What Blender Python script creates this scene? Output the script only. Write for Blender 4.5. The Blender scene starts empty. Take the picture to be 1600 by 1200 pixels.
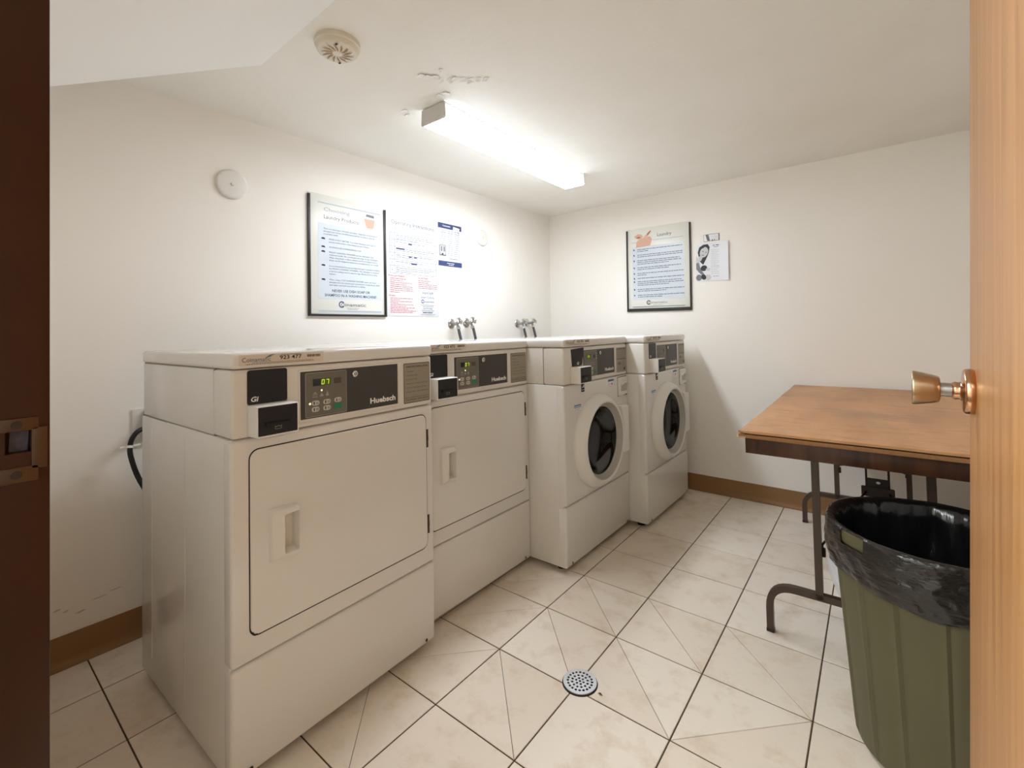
import bpy, bmesh, math, random
from mathutils import Vector, Matrix
R = math.radians
PI = math.pi
rnd = random.Random(7)
scene = bpy.context.scene
col = scene.collection

# ------------------------------------------------------------------ camera, world, exposure
CAM = Vector((2.25403, -3.32609, 1.13633))
FW = Vector((-0.62889576, 0.7770283, 0.02677964))
RT = Vector((0.77680577, 0.62941409, -0.02026577))
UP = Vector((0.03260256, -0.00805753, 0.99943592))
cd = bpy.data.cameras.new('camera')
cam = bpy.data.objects.new('camera', cd)
col.objects.link(cam)
cam.matrix_world = Matrix(((RT.x, UP.x, -FW.x, CAM.x), (RT.y, UP.y, -FW.y, CAM.y), (RT.z, UP.z, -FW.z, CAM.z), (0, 0, 0, 1)))
cd.sensor_fit = 'HORIZONTAL'
cd.sensor_width = 36.0
cd.lens = 717.34 / 1600 * 36
cd.shift_y = -(600 - 497.85) / 1600
cd.clip_start = 0.005
cd.clip_end = 60
scene.camera = cam

w = bpy.data.worlds.new('world')
scene.world = w
w.use_nodes = True
w.node_tree.nodes['Background'].inputs[0].default_value = (0.9, 0.85, 0.78, 1)
w.node_tree.nodes['Background'].inputs[1].default_value = 0.05
LAMP = 13.0          # emission of the fluorescent diffuser
HALL = 30.0          # watts of a fill light added in the unseen corridor
scene.view_settings.view_transform = 'Standard'
scene.view_settings.look = 'None'
scene.view_settings.gamma = 1.0
scene.view_settings.use_curve_mapping = False
scene.view_settings.exposure = 1.75
scene.cycles.max_bounces = 12
scene.cycles.diffuse_bounces = 7
scene.cycles.sample_clamp_indirect = 6.0

hl = bpy.data.lights.new('hall_fill', 'AREA')  # added fill, out of view, placed for its light through the doorway
hl.shape = 'RECTANGLE'; hl.size = 0.9; hl.size_y = 0.6
hl.energy = HALL
hl.color = (0.94, 1.0, 1.0)
hlo = bpy.data.objects.new('hall_fill', hl)
hlo.location = (1.0, -4.15, 2.37)
col.objects.link(hlo)

# ------------------------------------------------------------------ materials
def lin(c):
    return tuple((v / 255 / 12.92) if v / 255 <= 0.04045 else ((v / 255 + 0.055) / 1.055) ** 2.4 for v in c) + (1.0,)

def base_mat(name, rough=0.5, metal=0.0, spec=0.5):
    m = bpy.data.materials.new(name)
    m.use_nodes = True
    nt = m.node_tree
    p = nt.nodes['Principled BSDF']
    p.inputs['Roughness'].default_value = rough
    p.inputs['Metallic'].default_value = metal
    p.inputs['Specular IOR Level'].default_value = spec
    return m, nt, p

def mix(nt, a, b, fac):
    n = nt.nodes.new('ShaderNodeMix'); n.data_type = 'RGBA'
    for s, v in ((n.inputs[6], a), (n.inputs[7], b)):
        if isinstance(v, tuple): s.default_value = v
        else: nt.links.new(v, s)
    if isinstance(fac, float): n.inputs[0].default_value = fac
    else: nt.links.new(fac, n.inputs[0])
    return n.outputs[2]

def noise(nt, scale, detail=3.0, rough=0.5, vec=None, stretch=None, coord='Object'):
    n = nt.nodes.new('ShaderNodeTexNoise')
    n.inputs['Scale'].default_value = scale
    n.inputs['Detail'].default_value = detail
    n.inputs['Roughness'].default_value = rough
    tc = nt.nodes.new('ShaderNodeTexCoord')
    src = tc.outputs[coord]
    if stretch:
        mp = nt.nodes.new('ShaderNodeMapping')
        mp.inputs['Scale'].default_value = stretch
        nt.links.new(src, mp.inputs[0]); src = mp.outputs[0]
    nt.links.new(src, n.inputs['Vector'])
    return n.outputs['Fac']

def ramp(nt, fac, p0, p1, v0=0.0, v1=1.0):
    n = nt.nodes.new('ShaderNodeMapRange')
    n.inputs[1].default_value = p0; n.inputs[2].default_value = p1
    n.inputs[3].default_value = v0; n.inputs[4].default_value = v1
    nt.links.new(fac, n.inputs[0])
    return n.outputs[0]

def bump(nt, p, h, strength=0.2, dist=0.002):
    b = nt.nodes.new('ShaderNodeBump')
    b.inputs['Strength'].default_value = strength
    b.inputs['Distance'].default_value = dist
    nt.links.new(h, b.inputs['Height'])
    nt.links.new(b.outputs[0], p.inputs['Normal'])

def plain(name, c, rough=0.5, metal=0.0, spec=0.5, var=0.06, scale=40.0):
    """procedural paint or plastic: a base colour with a faint noise variation"""
    m, nt, p = base_mat(name, rough, metal, spec)
    a = lin(c)
    b = tuple(v * (1 - var) for v in a[:3]) + (1.0,)
    nt.links.new(mix(nt, b, a, noise(nt, scale)), p.inputs['Base Color'])
    return m

def wall_mat(name, c, stain, seed=0.0):
    m, nt, p = base_mat(name, 0.62, 0, 0.35)
    cl = mix(nt, lin(c), lin(stain), ramp(nt, noise(nt, 1.3, 4), 0.45, 0.8, 0.0, 0.5))
    nt.links.new(cl, p.inputs['Base Color'])
    bump(nt, p, noise(nt, 90, 4, 0.6), 0.12, 0.001)
    return m

M = {}
M['wall'] = wall_mat('wall_paint', (240, 236, 229), (236, 230, 220))
M['ceiling'] = None
m, nt, p = base_mat('ceiling_paint', 0.7, 0, 0.3)
nt.links.new(mix(nt, lin((238, 236, 230)), lin((233, 230, 221)), ramp(nt, noise(nt, 1.6, 5), 0.4, 0.75)), p.inputs['Base Color'])
bump(nt, p, noise(nt, 5, 5, 0.6), 0.35, 0.012)
M['ceiling'] = m
M['soffit'] = plain('soffit_paint', (240, 239, 236), 0.7, 0, 0.3, 0.02, 2)
M['cove'] = plain('vinyl_cove_base', (146, 108, 66), 0.45, 0, 0.4, 0.15, 8)
M['grout'] = plain('grout', (92, 78, 62), 0.95, 0, 0.1, 0.35, 60)
M['hall'] = plain('hall_paint', (226, 224, 218), 0.8, 0, 0.2, 0.03, 3)
M['hallfloor'] = plain('hall_carpet', (120, 112, 104), 0.95, 0, 0.1, 0.3, 120)

# tiles: beige stoneware, each one a little different
m, nt, p = base_mat('floor_tile', 0.42, 0, 0.4)
oi = nt.nodes.new('ShaderNodeObjectInfo')
c1 = mix(nt, lin((236, 226, 212)), lin((226, 213, 196)), oi.outputs['Random'])
c2 = mix(nt, c1, lin((196, 172, 140)), ramp(nt, noise(nt, 9, 6, 0.65), 0.5, 0.8, 0, 0.75))
c3 = mix(nt, c2, lin((150, 124, 94)), ramp(nt, noise(nt, 70, 5, 0.7), 0.66, 0.78, 0, 0.65))
c3 = mix(nt, c3, lin((232, 220, 202)), ramp(nt, noise(nt, 45, 4, 0.6), 0.6, 0.8, 0, 0.4))
nt.links.new(c3, p.inputs['Base Color'])
bump(nt, p, noise(nt, 60, 5, 0.6), 0.15, 0.001)
M['tile'] = m

M['enamel'] = None
m, nt, p = base_mat('white_enamel', 0.09, 0, 0.5)
nt.links.new(mix(nt, lin((224, 221, 215)), lin((219, 215, 208)), noise(nt, 3, 3)), p.inputs['Base Color'])
bump(nt, p, noise(nt, 4, 2), 0.03, 0.002)
M['enamel'] = m
M['plastic'] = plain('white_plastic', (224, 221, 214), 0.4, 0, 0.5, 0.02)
M['console'] = plain('console_plastic', (220, 215, 206), 0.38, 0, 0.5, 0.02)
M['greyplastic'] = plain('grey_ring_plastic', (178, 173, 165), 0.4, 0, 0.5, 0.03)
M['black'] = plain('black_plastic', (26, 25, 25), 0.42, 0, 0.4, 0.1)
M['gasket'] = plain('black_rubber', (22, 21, 20), 0.6, 0, 0.3, 0.1)
M['seam'] = plain('dark_seam', (52, 46, 40), 0.7, 0, 0.2, 0.1)
M['panel'] = plain('charcoal_panel', (66, 64, 60), 0.45, 0, 0.4, 0.04)
M['panelgrey'] = plain('taupe_overlay', (112, 106, 95), 0.45, 0, 0.4, 0.04)
M['outline'] = plain('light_outline', (165, 160, 148), 0.5, 0, 0.4)
M['lens'] = plain('brown_lens', (84, 68, 58), 0.3, 0, 0.5)
M['liner'] = plain('shell_seam', (140, 132, 120), 0.6, 0, 0.3)
M['instr'] = plain('instruction_plate', (152, 144, 126), 0.4, 0, 0.4, 0.04)
M['ink'] = plain('dark_ink', (46, 42, 38), 0.6, 0, 0.3)
M['lcd'] = plain('display_window', (18, 18, 14), 0.15, 0, 0.5)
M['button'] = plain('button_grey', (196, 192, 182), 0.4, 0, 0.5)
M['green'] = plain('green_button', (28, 128, 84), 0.4, 0, 0.5)
M['white'] = plain('white_print', (238, 236, 230), 0.5, 0, 0.4, 0.02)
M['chrome'] = plain('chrome', (205, 203, 198), 0.16, 1.0, 0.5, 0.1, 30)
M['steel'] = plain('brushed_steel', (176, 177, 180), 0.36, 1.0, 0.5, 0.2, 90)
M['strainer'] = plain('polished_strainer', (214, 215, 218), 0.42, 0.75, 0.5, 0.12, 60)
M['drum'] = plain('steel_drum', (150, 150, 152), 0.32, 1.0, 0.5, 0.3, 20)
M['hose'] = plain('grey_rubber_hose', (74, 74, 76), 0.55, 0, 0.4, 0.15)
M['cable'] = plain('black_cable', (24, 24, 26), 0.5, 0, 0.4, 0.1)
M['blueprint'] = plain('navy_print', (58, 70, 116), 0.5, 0, 0.3, 0.03)
M['slate'] = plain('slate_print', (62, 74, 92), 0.5, 0, 0.3, 0.03)
M['faint'] = plain('faint_print', (168, 176, 188), 0.5, 0, 0.3, 0.03)
M['paleprint'] = plain('pale_blue_panel', (204, 212, 219), 0.35, 0, 0.5, 0.02)
M['paper'] = plain('poster_paper', (226, 225, 217), 0.3, 0, 0.5, 0.02)
M['sheet'] = plain('white_sheet', (226, 227, 231), 0.4, 0, 0.4, 0.01)
M['redprint'] = plain('red_print', (196, 84, 96), 0.5, 0, 0.3, 0.03)
M['greyprint'] = plain('grey_print', (122, 126, 132), 0.5, 0, 0.3, 0.03)
M['midgrey'] = plain('mid_grey_print', (120, 120, 122), 0.5, 0, 0.3, 0.25, 60)
M['lightgrey'] = plain('light_grey_print', (206, 206, 206), 0.5, 0, 0.3, 0.12, 60)
M['darkgrey'] = plain('dark_grey_print', (58, 57, 58), 0.5, 0, 0.3, 0.3, 60)
M['peach'] = plain('peach_print', (220, 176, 152), 0.5, 0, 0.3, 0.12, 50)
M['rust'] = plain('rust_print', (170, 112, 88), 0.5, 0, 0.3, 0.2, 50)
M['coinblue'] = plain('logo_blue', (58, 84, 112), 0.5, 0, 0.3, 0.03)
M['coingreen'] = plain('logo_green', (104, 150, 138), 0.5, 0, 0.3, 0.03)
M['stickerbg'] = plain('sticker_paper', (216, 203, 186), 0.4, 0, 0.4, 0.02)
M['stickerblue'] = plain('sticker_blue', (92, 128, 160), 0.5, 0, 0.3, 0.03)
M['bluegrey'] = plain('footer_stripe', (176, 188, 200), 0.5, 0, 0.3, 0.03)
M['frame'] = plain('black_frame', (38, 37, 36), 0.4, 0, 0.4, 0.1)
M['brownmetal'] = plain('brown_enamel_steel', (72, 54, 42), 0.4, 0.0, 0.5, 0.2, 60)
M['darkbrown'] = plain('dark_brown_steel', (46, 34, 28), 0.45, 0.0, 0.4, 0.2, 60)
M['jamb'] = plain('brown_jamb_paint', (56, 28, 8), 0.45, 0, 0.25, 0.15, 14)
M['strike'] = plain('painted_strike_plate', (76, 46, 20), 0.35, 0.1, 0.5, 0.3, 60)
M['chip'] = plain('bare_grey_lining', (118, 114, 128), 0.7, 0, 0.3, 0.6, 160)
M['rosegold'] = plain('rose_gold_brass', (206, 160, 126), 0.16, 1.0, 0.5, 0.05)
M['knob'] = plain('champagne_brass', (188, 168, 140), 0.33, 1.0, 0.5, 0.08)
M['bin'] = plain('olive_plastic', (90, 86, 60), 0.5, 0, 0.4, 0.12, 14)
M['rib'] = plain('olive_rib_plastic', (122, 120, 90), 0.5, 0, 0.4, 0.1, 14)
M['detector'] = plain('smoke_detector_plastic', (222, 214, 198), 0.5, 0, 0.4, 0.03)
M['groove'] = plain('tan_slot', (168, 140, 108), 0.7, 0, 0.2, 0.1)
M['box'] = plain('white_card', (226, 226, 224), 0.7, 0, 0.3, 0.04)
M['pit_shade'] = plain('drain_pit_shade', (10, 9, 8), 0.9, 0, 0.1)
M['core'] = plain('brown_core_board', (160, 116, 76), 0.8, 0, 0.2, 0.35, 120)
M['board'] = plain('raw_particle_board', (196, 158, 116), 0.85, 0, 0.2, 0.35, 120)
M['endcap'] = plain('lamp_end_plate', (212, 209, 204), 0.5, 0, 0.4, 0.02)
M['debris'] = plain('dead_leaf', (110, 70, 40), 0.8, 0, 0.2, 0.3, 100)

def wood(name, dark, light, axis_scale, coarse=1.0, rough=0.42, coord='Object'):
    m, nt, p = base_mat(name, rough, 0, 0.4)
    f1 = noise(nt, 3.0 * coarse, 6, 0.6, stretch=axis_scale, coord=coord)
    f2 = noise(nt, 14.0 * coarse, 4, 0.6, stretch=axis_scale, coord=coord)
    c = mix(nt, lin(dark), lin(light), ramp(nt, f1, 0.32, 0.66))
    c = mix(nt, c, lin(dark), ramp(nt, f2, 0.52, 0.75, 0, 0.4))
    nt.links.new(c, p.inputs['Base Color'])
    bump(nt, p, f2, 0.06, 0.001)
    return m
M['doorwood'] = wood('honey_oak_door', (160, 110, 62), (188, 138, 86), (1, 9, 0.35), 1.6, 0.38)
M['apron'] = wood('dark_apron_veneer', (44, 24, 12), (84, 50, 28), (8, 8, 0.6), 1.2, 0.4)
# worn hardboard table top: brown, greyer and darker scuffing along its edges
m, nt, p = base_mat('worn_table_top', 0.42, 0, 0.4)
c = mix(nt, lin((172, 124, 82)), lin((206, 154, 106)), ramp(nt, noise(nt, 5, 6, 0.6, stretch=(1, 0.25, 1)), 0.3, 0.7))
c = mix(nt, c, lin((138, 96, 62)), ramp(nt, noise(nt, 22, 5, 0.65, stretch=(0.35, 1, 1)), 0.52, 0.75, 0, 0.6))
c = mix(nt, c, lin((128, 104, 82)), ramp(nt, noise(nt, 2.2, 5, 0.6), 0.52, 0.72, 0, 0.6))
nt.links.new(c, p.inputs['Base Color'])
M['tabletop'] = m

def emit(name, c, s):
    m = bpy.data.materials.new(name); m.use_nodes = True
    nt = m.node_tree
    nt.nodes.remove(nt.nodes['Principled BSDF'])
    e = nt.nodes.new('ShaderNodeEmission')
    e.inputs[0].default_value = c; e.inputs[1].default_value = s
    nt.links.new(e.outputs[0], nt.nodes['Material Output'].inputs[0])
    return m
M['lamp'] = emit('lit_diffuser', (0.925, 1.0, 1.10, 1), LAMP)
M['lampside'] = emit('lit_diffuser_side', (0.925, 1.0, 1.1, 1), LAMP * 0.07)
M['segment'] = emit('lit_segment', (0.78, 0.95, 0.12, 1), 0.30)
M['led'] = emit('lit_led', (0.85, 1.0, 0.35, 1), 0.5)
M['litlcd'] = emit('lit_display_ground', (0.10, 0.12, 0.008, 1), 0.22)

# porthole glass: dark tinted
m = bpy.data.materials.new('porthole_glass'); m.use_nodes = True
nt = m.node_tree; nt.nodes.remove(nt.nodes['Principled BSDF'])
tr = nt.nodes.new('ShaderNodeBsdfTransparent'); tr.inputs[0].default_value = (0.50, 0.51, 0.52, 1)
gl = nt.nodes.new('ShaderNodeBsdfGlossy'); gl.inputs['Roughness'].default_value = 0.03
mx = nt.nodes.new('ShaderNodeMixShader')
mx.inputs[0].default_value = 0.09; nt.links.new(tr.outputs[0], mx.inputs[1]); nt.links.new(gl.outputs[0], mx.inputs[2])
nt.links.new(mx.outputs[0], nt.nodes['Material Output'].inputs[0])
M['glass'] = m
# bin liner: thin black polythene with creases
def polythene(name, c, stretch, sc, strength):
    m, nt, p = base_mat(name, 0.2, 0, 0.5)
    p.inputs['Base Color'].default_value = c
    h1 = noise(nt, sc, 3, 0.5, stretch=stretch); h2 = noise(nt, sc * 0.35, 3, 0.5, stretch=stretch)
    ad = nt.nodes.new('ShaderNodeMath'); ad.operation = 'MULTIPLY_ADD'; ad.inputs[1].default_value = 2.2
    nt.links.new(h2, ad.inputs[0]); nt.links.new(h1, ad.inputs[2])
    bump(nt, p, ad.outputs[0], strength, 0.008)
    return m
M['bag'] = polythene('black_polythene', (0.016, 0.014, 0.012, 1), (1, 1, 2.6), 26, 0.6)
M['bagshade'] = polythene('black_polythene_shaded', (0.006, 0.006, 0.0065, 1), (1, 1, 0.22), 26, 0.7)  # same film in a darker colour, the shade inside the bin painted in

# ------------------------------------------------------------------ mesh helpers
def link(o, parent=None):
    col.objects.link(o)
    if parent is not None: o.parent = parent
    return o

def empty(name, loc=(0, 0, 0), rot=(0, 0, 0)):
    o = bpy.data.objects.new(name, None)
    o.location = loc; o.rotation_euler = rot
    o.empty_display_size = 0.1
    return link(o)

def tag(o, label=None, cat=None, group=None, kind=None):
    if label: o['label'] = label
    if cat: o['category'] = cat
    if group: o['group'] = group
    if kind: o['kind'] = kind
    return o

_glyph = {}
def glyphs(s, bold=0.0):
    k = (s, bold)
    if k not in _glyph:
        cu = bpy.data.curves.new('t', 'FONT')
        cu.body = s; cu.size = 1.0; cu.resolution_u = 2; cu.offset = bold
        ob = bpy.data.objects.new('t', cu)
        me = bpy.data.meshes.new_from_object(ob)
        vs = [(v.co.x, v.co.y) for v in me.vertices]
        fs = [tuple(f.vertices) for f in me.polygons]
        bpy.data.objects.remove(ob); bpy.data.curves.remove(cu); bpy.data.meshes.remove(me)
        _glyph[k] = (vs, fs)
    return _glyph[k]

IDENT = lambda u, v, n: (u, v, n)
FRONT = lambda u, v, n: (n, u, v)        # machine front: u = width, v = height, n = outward (+x)

class MB:
    def __init__(s, fn=None):
        s.v = []; s.f = []; s.mi = []; s.mats = []; s.fn = fn or IDENT
    def m(s, mat):
        if mat not in s.mats: s.mats.append(mat)
        return s.mats.index(mat)
    def add(s, vs, fs, mat, fn=None):
        fn = fn or s.fn
        b = len(s.v); k = s.m(mat)
        s.v += [fn(*p) for p in vs]
        s.f += [tuple(b + i for i in f) for f in fs]
        s.mi += [k] * len(fs)
        return s
    def poly(s, pts, n, mat):
        return s.add([(u, v, n) for u, v in pts], [tuple(range(len(pts)))], mat)
    def rect(s, u0, u1, v0, v1, n, mat):
        return s.poly([(u0, v0), (u1, v0), (u1, v1), (u0, v1)], n, mat)
    def ell(s, cu, cv, ru, rv, n, mat, k=20, rot=0.0):
        pts = []
        for i in range(k):
            a = 2 * PI * i / k
            x, y = ru * math.cos(a), rv * math.sin(a)
            pts.append((cu + x * math.cos(rot) - y * math.sin(rot), cv + x * math.sin(rot) + y * math.cos(rot)))
        return s.poly(pts, n, mat)
    def ring(s, cu, cv, r0, r1, n, mat, k=20, a0=0.0, a1=2 * PI):
        vs = []; fs = []
        for i in range(k + 1):
            a = a0 + (a1 - a0) * i / k
            vs += [(cu + r0 * math.cos(a), cv + r0 * math.sin(a), n), (cu + r1 * math.cos(a), cv + r1 * math.sin(a), n)]
        for i in range(k): fs.append((2 * i, 2 * i + 1, 2 * i + 3, 2 * i + 2))
        return s.add(vs, fs, mat)
    def text(s, t, u0, v0, h, n, mat, width=None, align='l', bold=0.0, slant=0.0):
        vs, fs = glyphs(t, bold)
        if not vs: return s
        k = h / 0.70
        x0 = min(x for x, y in vs); x1 = max(x for x, y in vs)
        kx = k if width is None else width / (x1 - x0)
        off = {'l': -x0, 'c': -(x0 + x1) / 2, 'r': -x1}[align]
        return s.add([(u0 + (x + off) * kx + slant * y * k, v0 + y * k, n) for x, y in vs], fs, mat)
    def words(s, u0, u1, v, h, n, mat, seed=0, gap=0.35):
        """a line of print too small to read: one dash per word"""
        r = random.Random(seed); u = u0
        while u < u1 - h:
            L = min(h * r.uniform(1.6, 5.5), u1 - u)
            s.rect(u, u + L, v, v + h * 0.62, n, mat)
            u += L + h * gap * 1.6
        return s
    def box(s, x0, x1, y0, y1, z0, z1, mat, bev=0.0, seg=2):
        bm = bmesh.new()
        bmesh.ops.create_cube(bm, size=1.0)
        for v in bm.verts:
            v.co = Vector(((x0 + x1) / 2 + v.co.x * (x1 - x0), (y0 + y1) / 2 + v.co.y * (y1 - y0), (z0 + z1) / 2 + v.co.z * (z1 - z0)))
        if bev > 0:
            bmesh.ops.bevel(bm, geom=bm.edges[:], offset=bev, offset_type='OFFSET', segments=seg, profile=0.5, affect='EDGES', clamp_overlap=True)
        s.bm(bm, mat, IDENT)
        return s
    def bm(s, bm, mat, fn=None):
        bm.verts.index_update()
        s.add([tuple(v.co) for v in bm.verts], [tuple(v.index for v in f.verts) for f in bm.faces], mat, fn)
        bm.free()
    def prism(s, pts, n0, n1, mat, bev=0.0):
        """outline pts (u,v) extruded from n0 to n1; bev insets the front edge"""
        k = len(pts)
        cu = sum(p[0] for p in pts) / k; cv = sum(p[1] for p in pts) / k
        vs = [(u, v, n0) for u, v in pts]; fs = []
        if bev:
            vs += [(u, v, n1 - bev) for u, v in pts]
            ins = inset(pts, bev)
            vs += [(u, v, n1) for u, v in ins]
            loops = 3
        else:
            vs += [(u, v, n1) for u, v in pts]; loops = 2
        for L in range(loops - 1):
            for i in range(k):
                j = (i + 1) % k
                fs.append((L * k + i, L * k + j, (L + 1) * k + j, (L + 1) * k + i))
        fs.append(tuple((loops - 1) * k + i for i in range(k)))
        fs.append(tuple(reversed(range(k))))
        return s.add(vs, fs, mat)
    def lathe(s, prof, mat, k=32, fn=None, cap=True):
        """prof: (radius, height along n); around the n axis at u=v=0"""
        vs = []; fs = []
        for r, h in prof:
            for i in range(k):
                a = 2 * PI * i / k
                vs.append((r * math.cos(a), r * math.sin(a), h))
        for j in range(len(prof) - 1):
            for i in range(k):
                i2 = (i + 1) % k
                fs.append((j * k + i, j * k + i2, (j + 1) * k + i2, (j + 1) * k + i))
        if cap:
            fs.append(tuple(reversed(range(k))))
            fs.append(tuple((len(prof) - 1) * k + i for i in range(k)))
        return s.add(vs, fs, mat, fn)
    def tube(s, pts, r, mat, k=10, square=False, fn=None):
        pts = [Vector(p) for p in pts]
        n = len(pts); vs = []; fs = []
        up = None
        for i, p in enumerate(pts):
            t = (pts[min(i + 1, n - 1)] - pts[max(i - 1, 0)]).normalized()
            if up is None:
                up = Vector((0, 1, 0)) if abs(t.y) < 0.9 else Vector((1, 0, 0))
            a = (up - t * up.dot(t)).normalized(); b = t.cross(a)
            up = a
            if square:
                ring = [(r, r), (-r, r), (-r, -r), (r, -r)]
            else:
                ring = [(r * math.cos(2 * PI * q / k), r * math.sin(2 * PI * q / k)) for q in range(k)]
            vs += [tuple(p + a * x + b * y) for x, y in ring]
        kk = 4 if square else k
        for i in range(n - 1):
            for q in range(kk):
                q2 = (q + 1) % kk
                fs.append((i * kk + q, i * kk + q2, (i + 1) * kk + q2, (i + 1) * kk + q))
        fs.append(tuple(reversed(range(kk)))); fs.append(tuple((n - 1) * kk + q for q in range(kk)))
        return s.add(vs, fs, mat, fn)
    def mesh(s, name, smooth=True, angle=35):
        me = bpy.data.meshes.new(name)
        me.from_pydata(s.v, [], s.f)
        for mt in s.mats: me.materials.append(mt)
        me.polygons.foreach_set('material_index', s.mi)
        if smooth:
            me.polygons.foreach_set('use_smooth', [True] * len(s.f))
            me.set_sharp_from_angle(angle=R(angle))
        me.update()
        return me
    def build(s, name, parent=None, loc=None, rot=None, smooth=True, fix=True, angle=35):
        me = s.mesh(name, smooth, angle)
        if fix:
            bm = bmesh.new(); bm.from_mesh(me)
            bmesh.ops.recalc_face_normals(bm, faces=bm.faces[:])
            bm.to_mesh(me); bm.free()
            if smooth: me.set_sharp_from_angle(angle=R(angle))
        o = bpy.data.objects.new(name, me)
        if loc: o.location = loc
        if rot: o.rotation_euler = rot
        return link(o, parent)

def inset(pts, d):
    """inward offset of a counter-clockwise polygon (d: one distance, or one per edge)"""
    k = len(pts)
    area = sum(pts[i][0] * pts[(i + 1) % k][1] - pts[(i + 1) % k][0] * pts[i][1] for i in range(k))
    sg = 1 if area > 0 else -1
    ds = d if isinstance(d, (list, tuple)) else [d] * k
    out = []
    for i in range(k):
        p0, p1, p2 = pts[i - 1], pts[i], pts[(i + 1) % k]
        e1 = Vector((p1[0] - p0[0], p1[1] - p0[1])).normalized(); e2 = Vector((p2[0] - p1[0], p2[1] - p1[1])).normalized()
        n1 = Vector((-e1.y, e1.x)) * sg; n2 = Vector((-e2.y, e2.x)) * sg
        d1, d2 = ds[i - 1], ds[i]
        cr = e1.x * e2.y - e1.y * e2.x
        if abs(cr) < 1e-4:
            q = Vector(p1) + n1 * d1
        else:
            a = Vector(p1) + n1 * d1; b = Vector(p1) + n2 * d2
            t = ((b.x - a.x) * e2.y - (b.y - a.y) * e2.x) / cr
            q = a + e1 * t
        out.append((q.x, q.y))
    return out

def rrect(u0, u1, v0, v1, r, seg=5):
    pts = []
    for cu, cv, a0 in ((u1 - r, v1 - r, 0), (u0 + r, v1 - r, 90), (u0 + r, v0 + r, 180), (u1 - r, v0 + r, 270)):
        for i in range(seg + 1):
            a = R(a0 + 90 * i / seg)
            pts.append((cu + r * math.cos(a), cv + r * math.sin(a)))
    return pts

def cut(o, cutter_mb):
    """subtract a helper shape from o's mesh (the helper is removed afterwards)"""
    c = cutter_mb.build('cutter')
    mod = o.modifiers.new('b', 'BOOLEAN'); mod.object = c; mod.operation = 'DIFFERENCE'; mod.solver = 'EXACT'
    par = o.parent; o.parent = None
    bpy.context.view_layer.update()
    dg = bpy.context.evaluated_depsgraph_get()
    me = bpy.data.meshes.new_from_object(o.evaluated_get(dg))
    o.modifiers.clear()
    me.name = o.data.name
    o.data = me
    me.polygons.foreach_set('use_smooth', [True] * len(me.polygons))
    me.set_sharp_from_angle(angle=R(35))
    o.parent = par
    bpy.data.objects.remove(c)

def kids(o): return [c for c in col.objects if c.parent == o]
def copy_tree(o, parent=None):
    c = o.copy(); col.objects.link(c); c.parent = parent
    for ch in kids(o): copy_tree(ch, c)
    return c

# ------------------------------------------------------------------ room shell
H = 2.129; XR = 2.66; YF = -3.25
def struct(o): o['kind'] = 'structure'; return o

struct(MB().box(-0.12, 0, YF - 0.12, 0.12, -0.05, H + 0.02, M['wall']).build('wall_left'))
struct(MB().box(0, XR + 0.12, 0, 0.12, -0.05, H + 0.02, M['wall']).build('wall_back'))
struct(MB().box(XR, XR + 0.12, YF - 0.12, 0, -0.05, H + 0.02, M['wall']).build('wall_right'))
JX0, JX1 = 1.46, 2.335
fwall = MB()
fwall.box(0, JX0 - 0.03, YF - 0.12, YF, -0.05, H + 0.02, M['wall'])
fwall.box(JX1 + 0.03, XR, YF - 0.12, YF, -0.05, H + 0.02, M['wall'])
fwall.box(JX0 - 0.03, JX1 + 0.03, YF - 0.12, YF, 2.08, H + 0.02, M['wall'])
struct(fwall.build('wall_front'))
ceil = struct(MB().box(-0.12, XR + 0.12, YF - 0.12, 0.12, H, H + 0.1, M['ceiling']).build('ceiling'))
# sloped soffit (the underside of a stair) dropping from the ceiling to the front wall left of the doorway
sx0, sx1 = 0.514, 1.40
ya, za, yb, zb = -2.604, H, YF, H - (YF + 2.604) * -0.554
sof = MB()
sof.add([(sx0, ya, za), (sx1, ya, za), (sx1, yb, zb), (sx0, yb, zb), (sx0, yb, za), (sx1, yb, za)],
        [(0, 1, 2, 3), (0, 3, 4), (1, 5, 2), (0, 4, 5, 1), (3, 2, 5, 4)], M['soffit'])
struct(sof.build('wall_soffit', smooth=False))
# corridor outside the doorway (behind the camera)
struct(MB().box(0.4, 3.4, -4.95, -4.85, -0.05, 2.45, M['hall']).build('wall_hall'))
hs = MB(); hs.box(0.3, 0.4, -4.95, YF - 0.12, -0.05, 2.45, M['hall'])
struct(hs.build('wall_hall_left'))
struct(MB().box(3.4, 3.5, -4.95, YF - 0.12, -0.05, 2.45, M['hall']).build('wall_hall_right'))
struct(MB().box(0.3, 3.5, -4.95, YF - 0.12, 2.4, 2.5, M['hall']).build('ceiling_hall'))
struct(MB().box(0.3, 3.5, -4.95, YF - 0.12, -0.05, 0.0, M['hallfloor']).build('floor_hall'))

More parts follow.
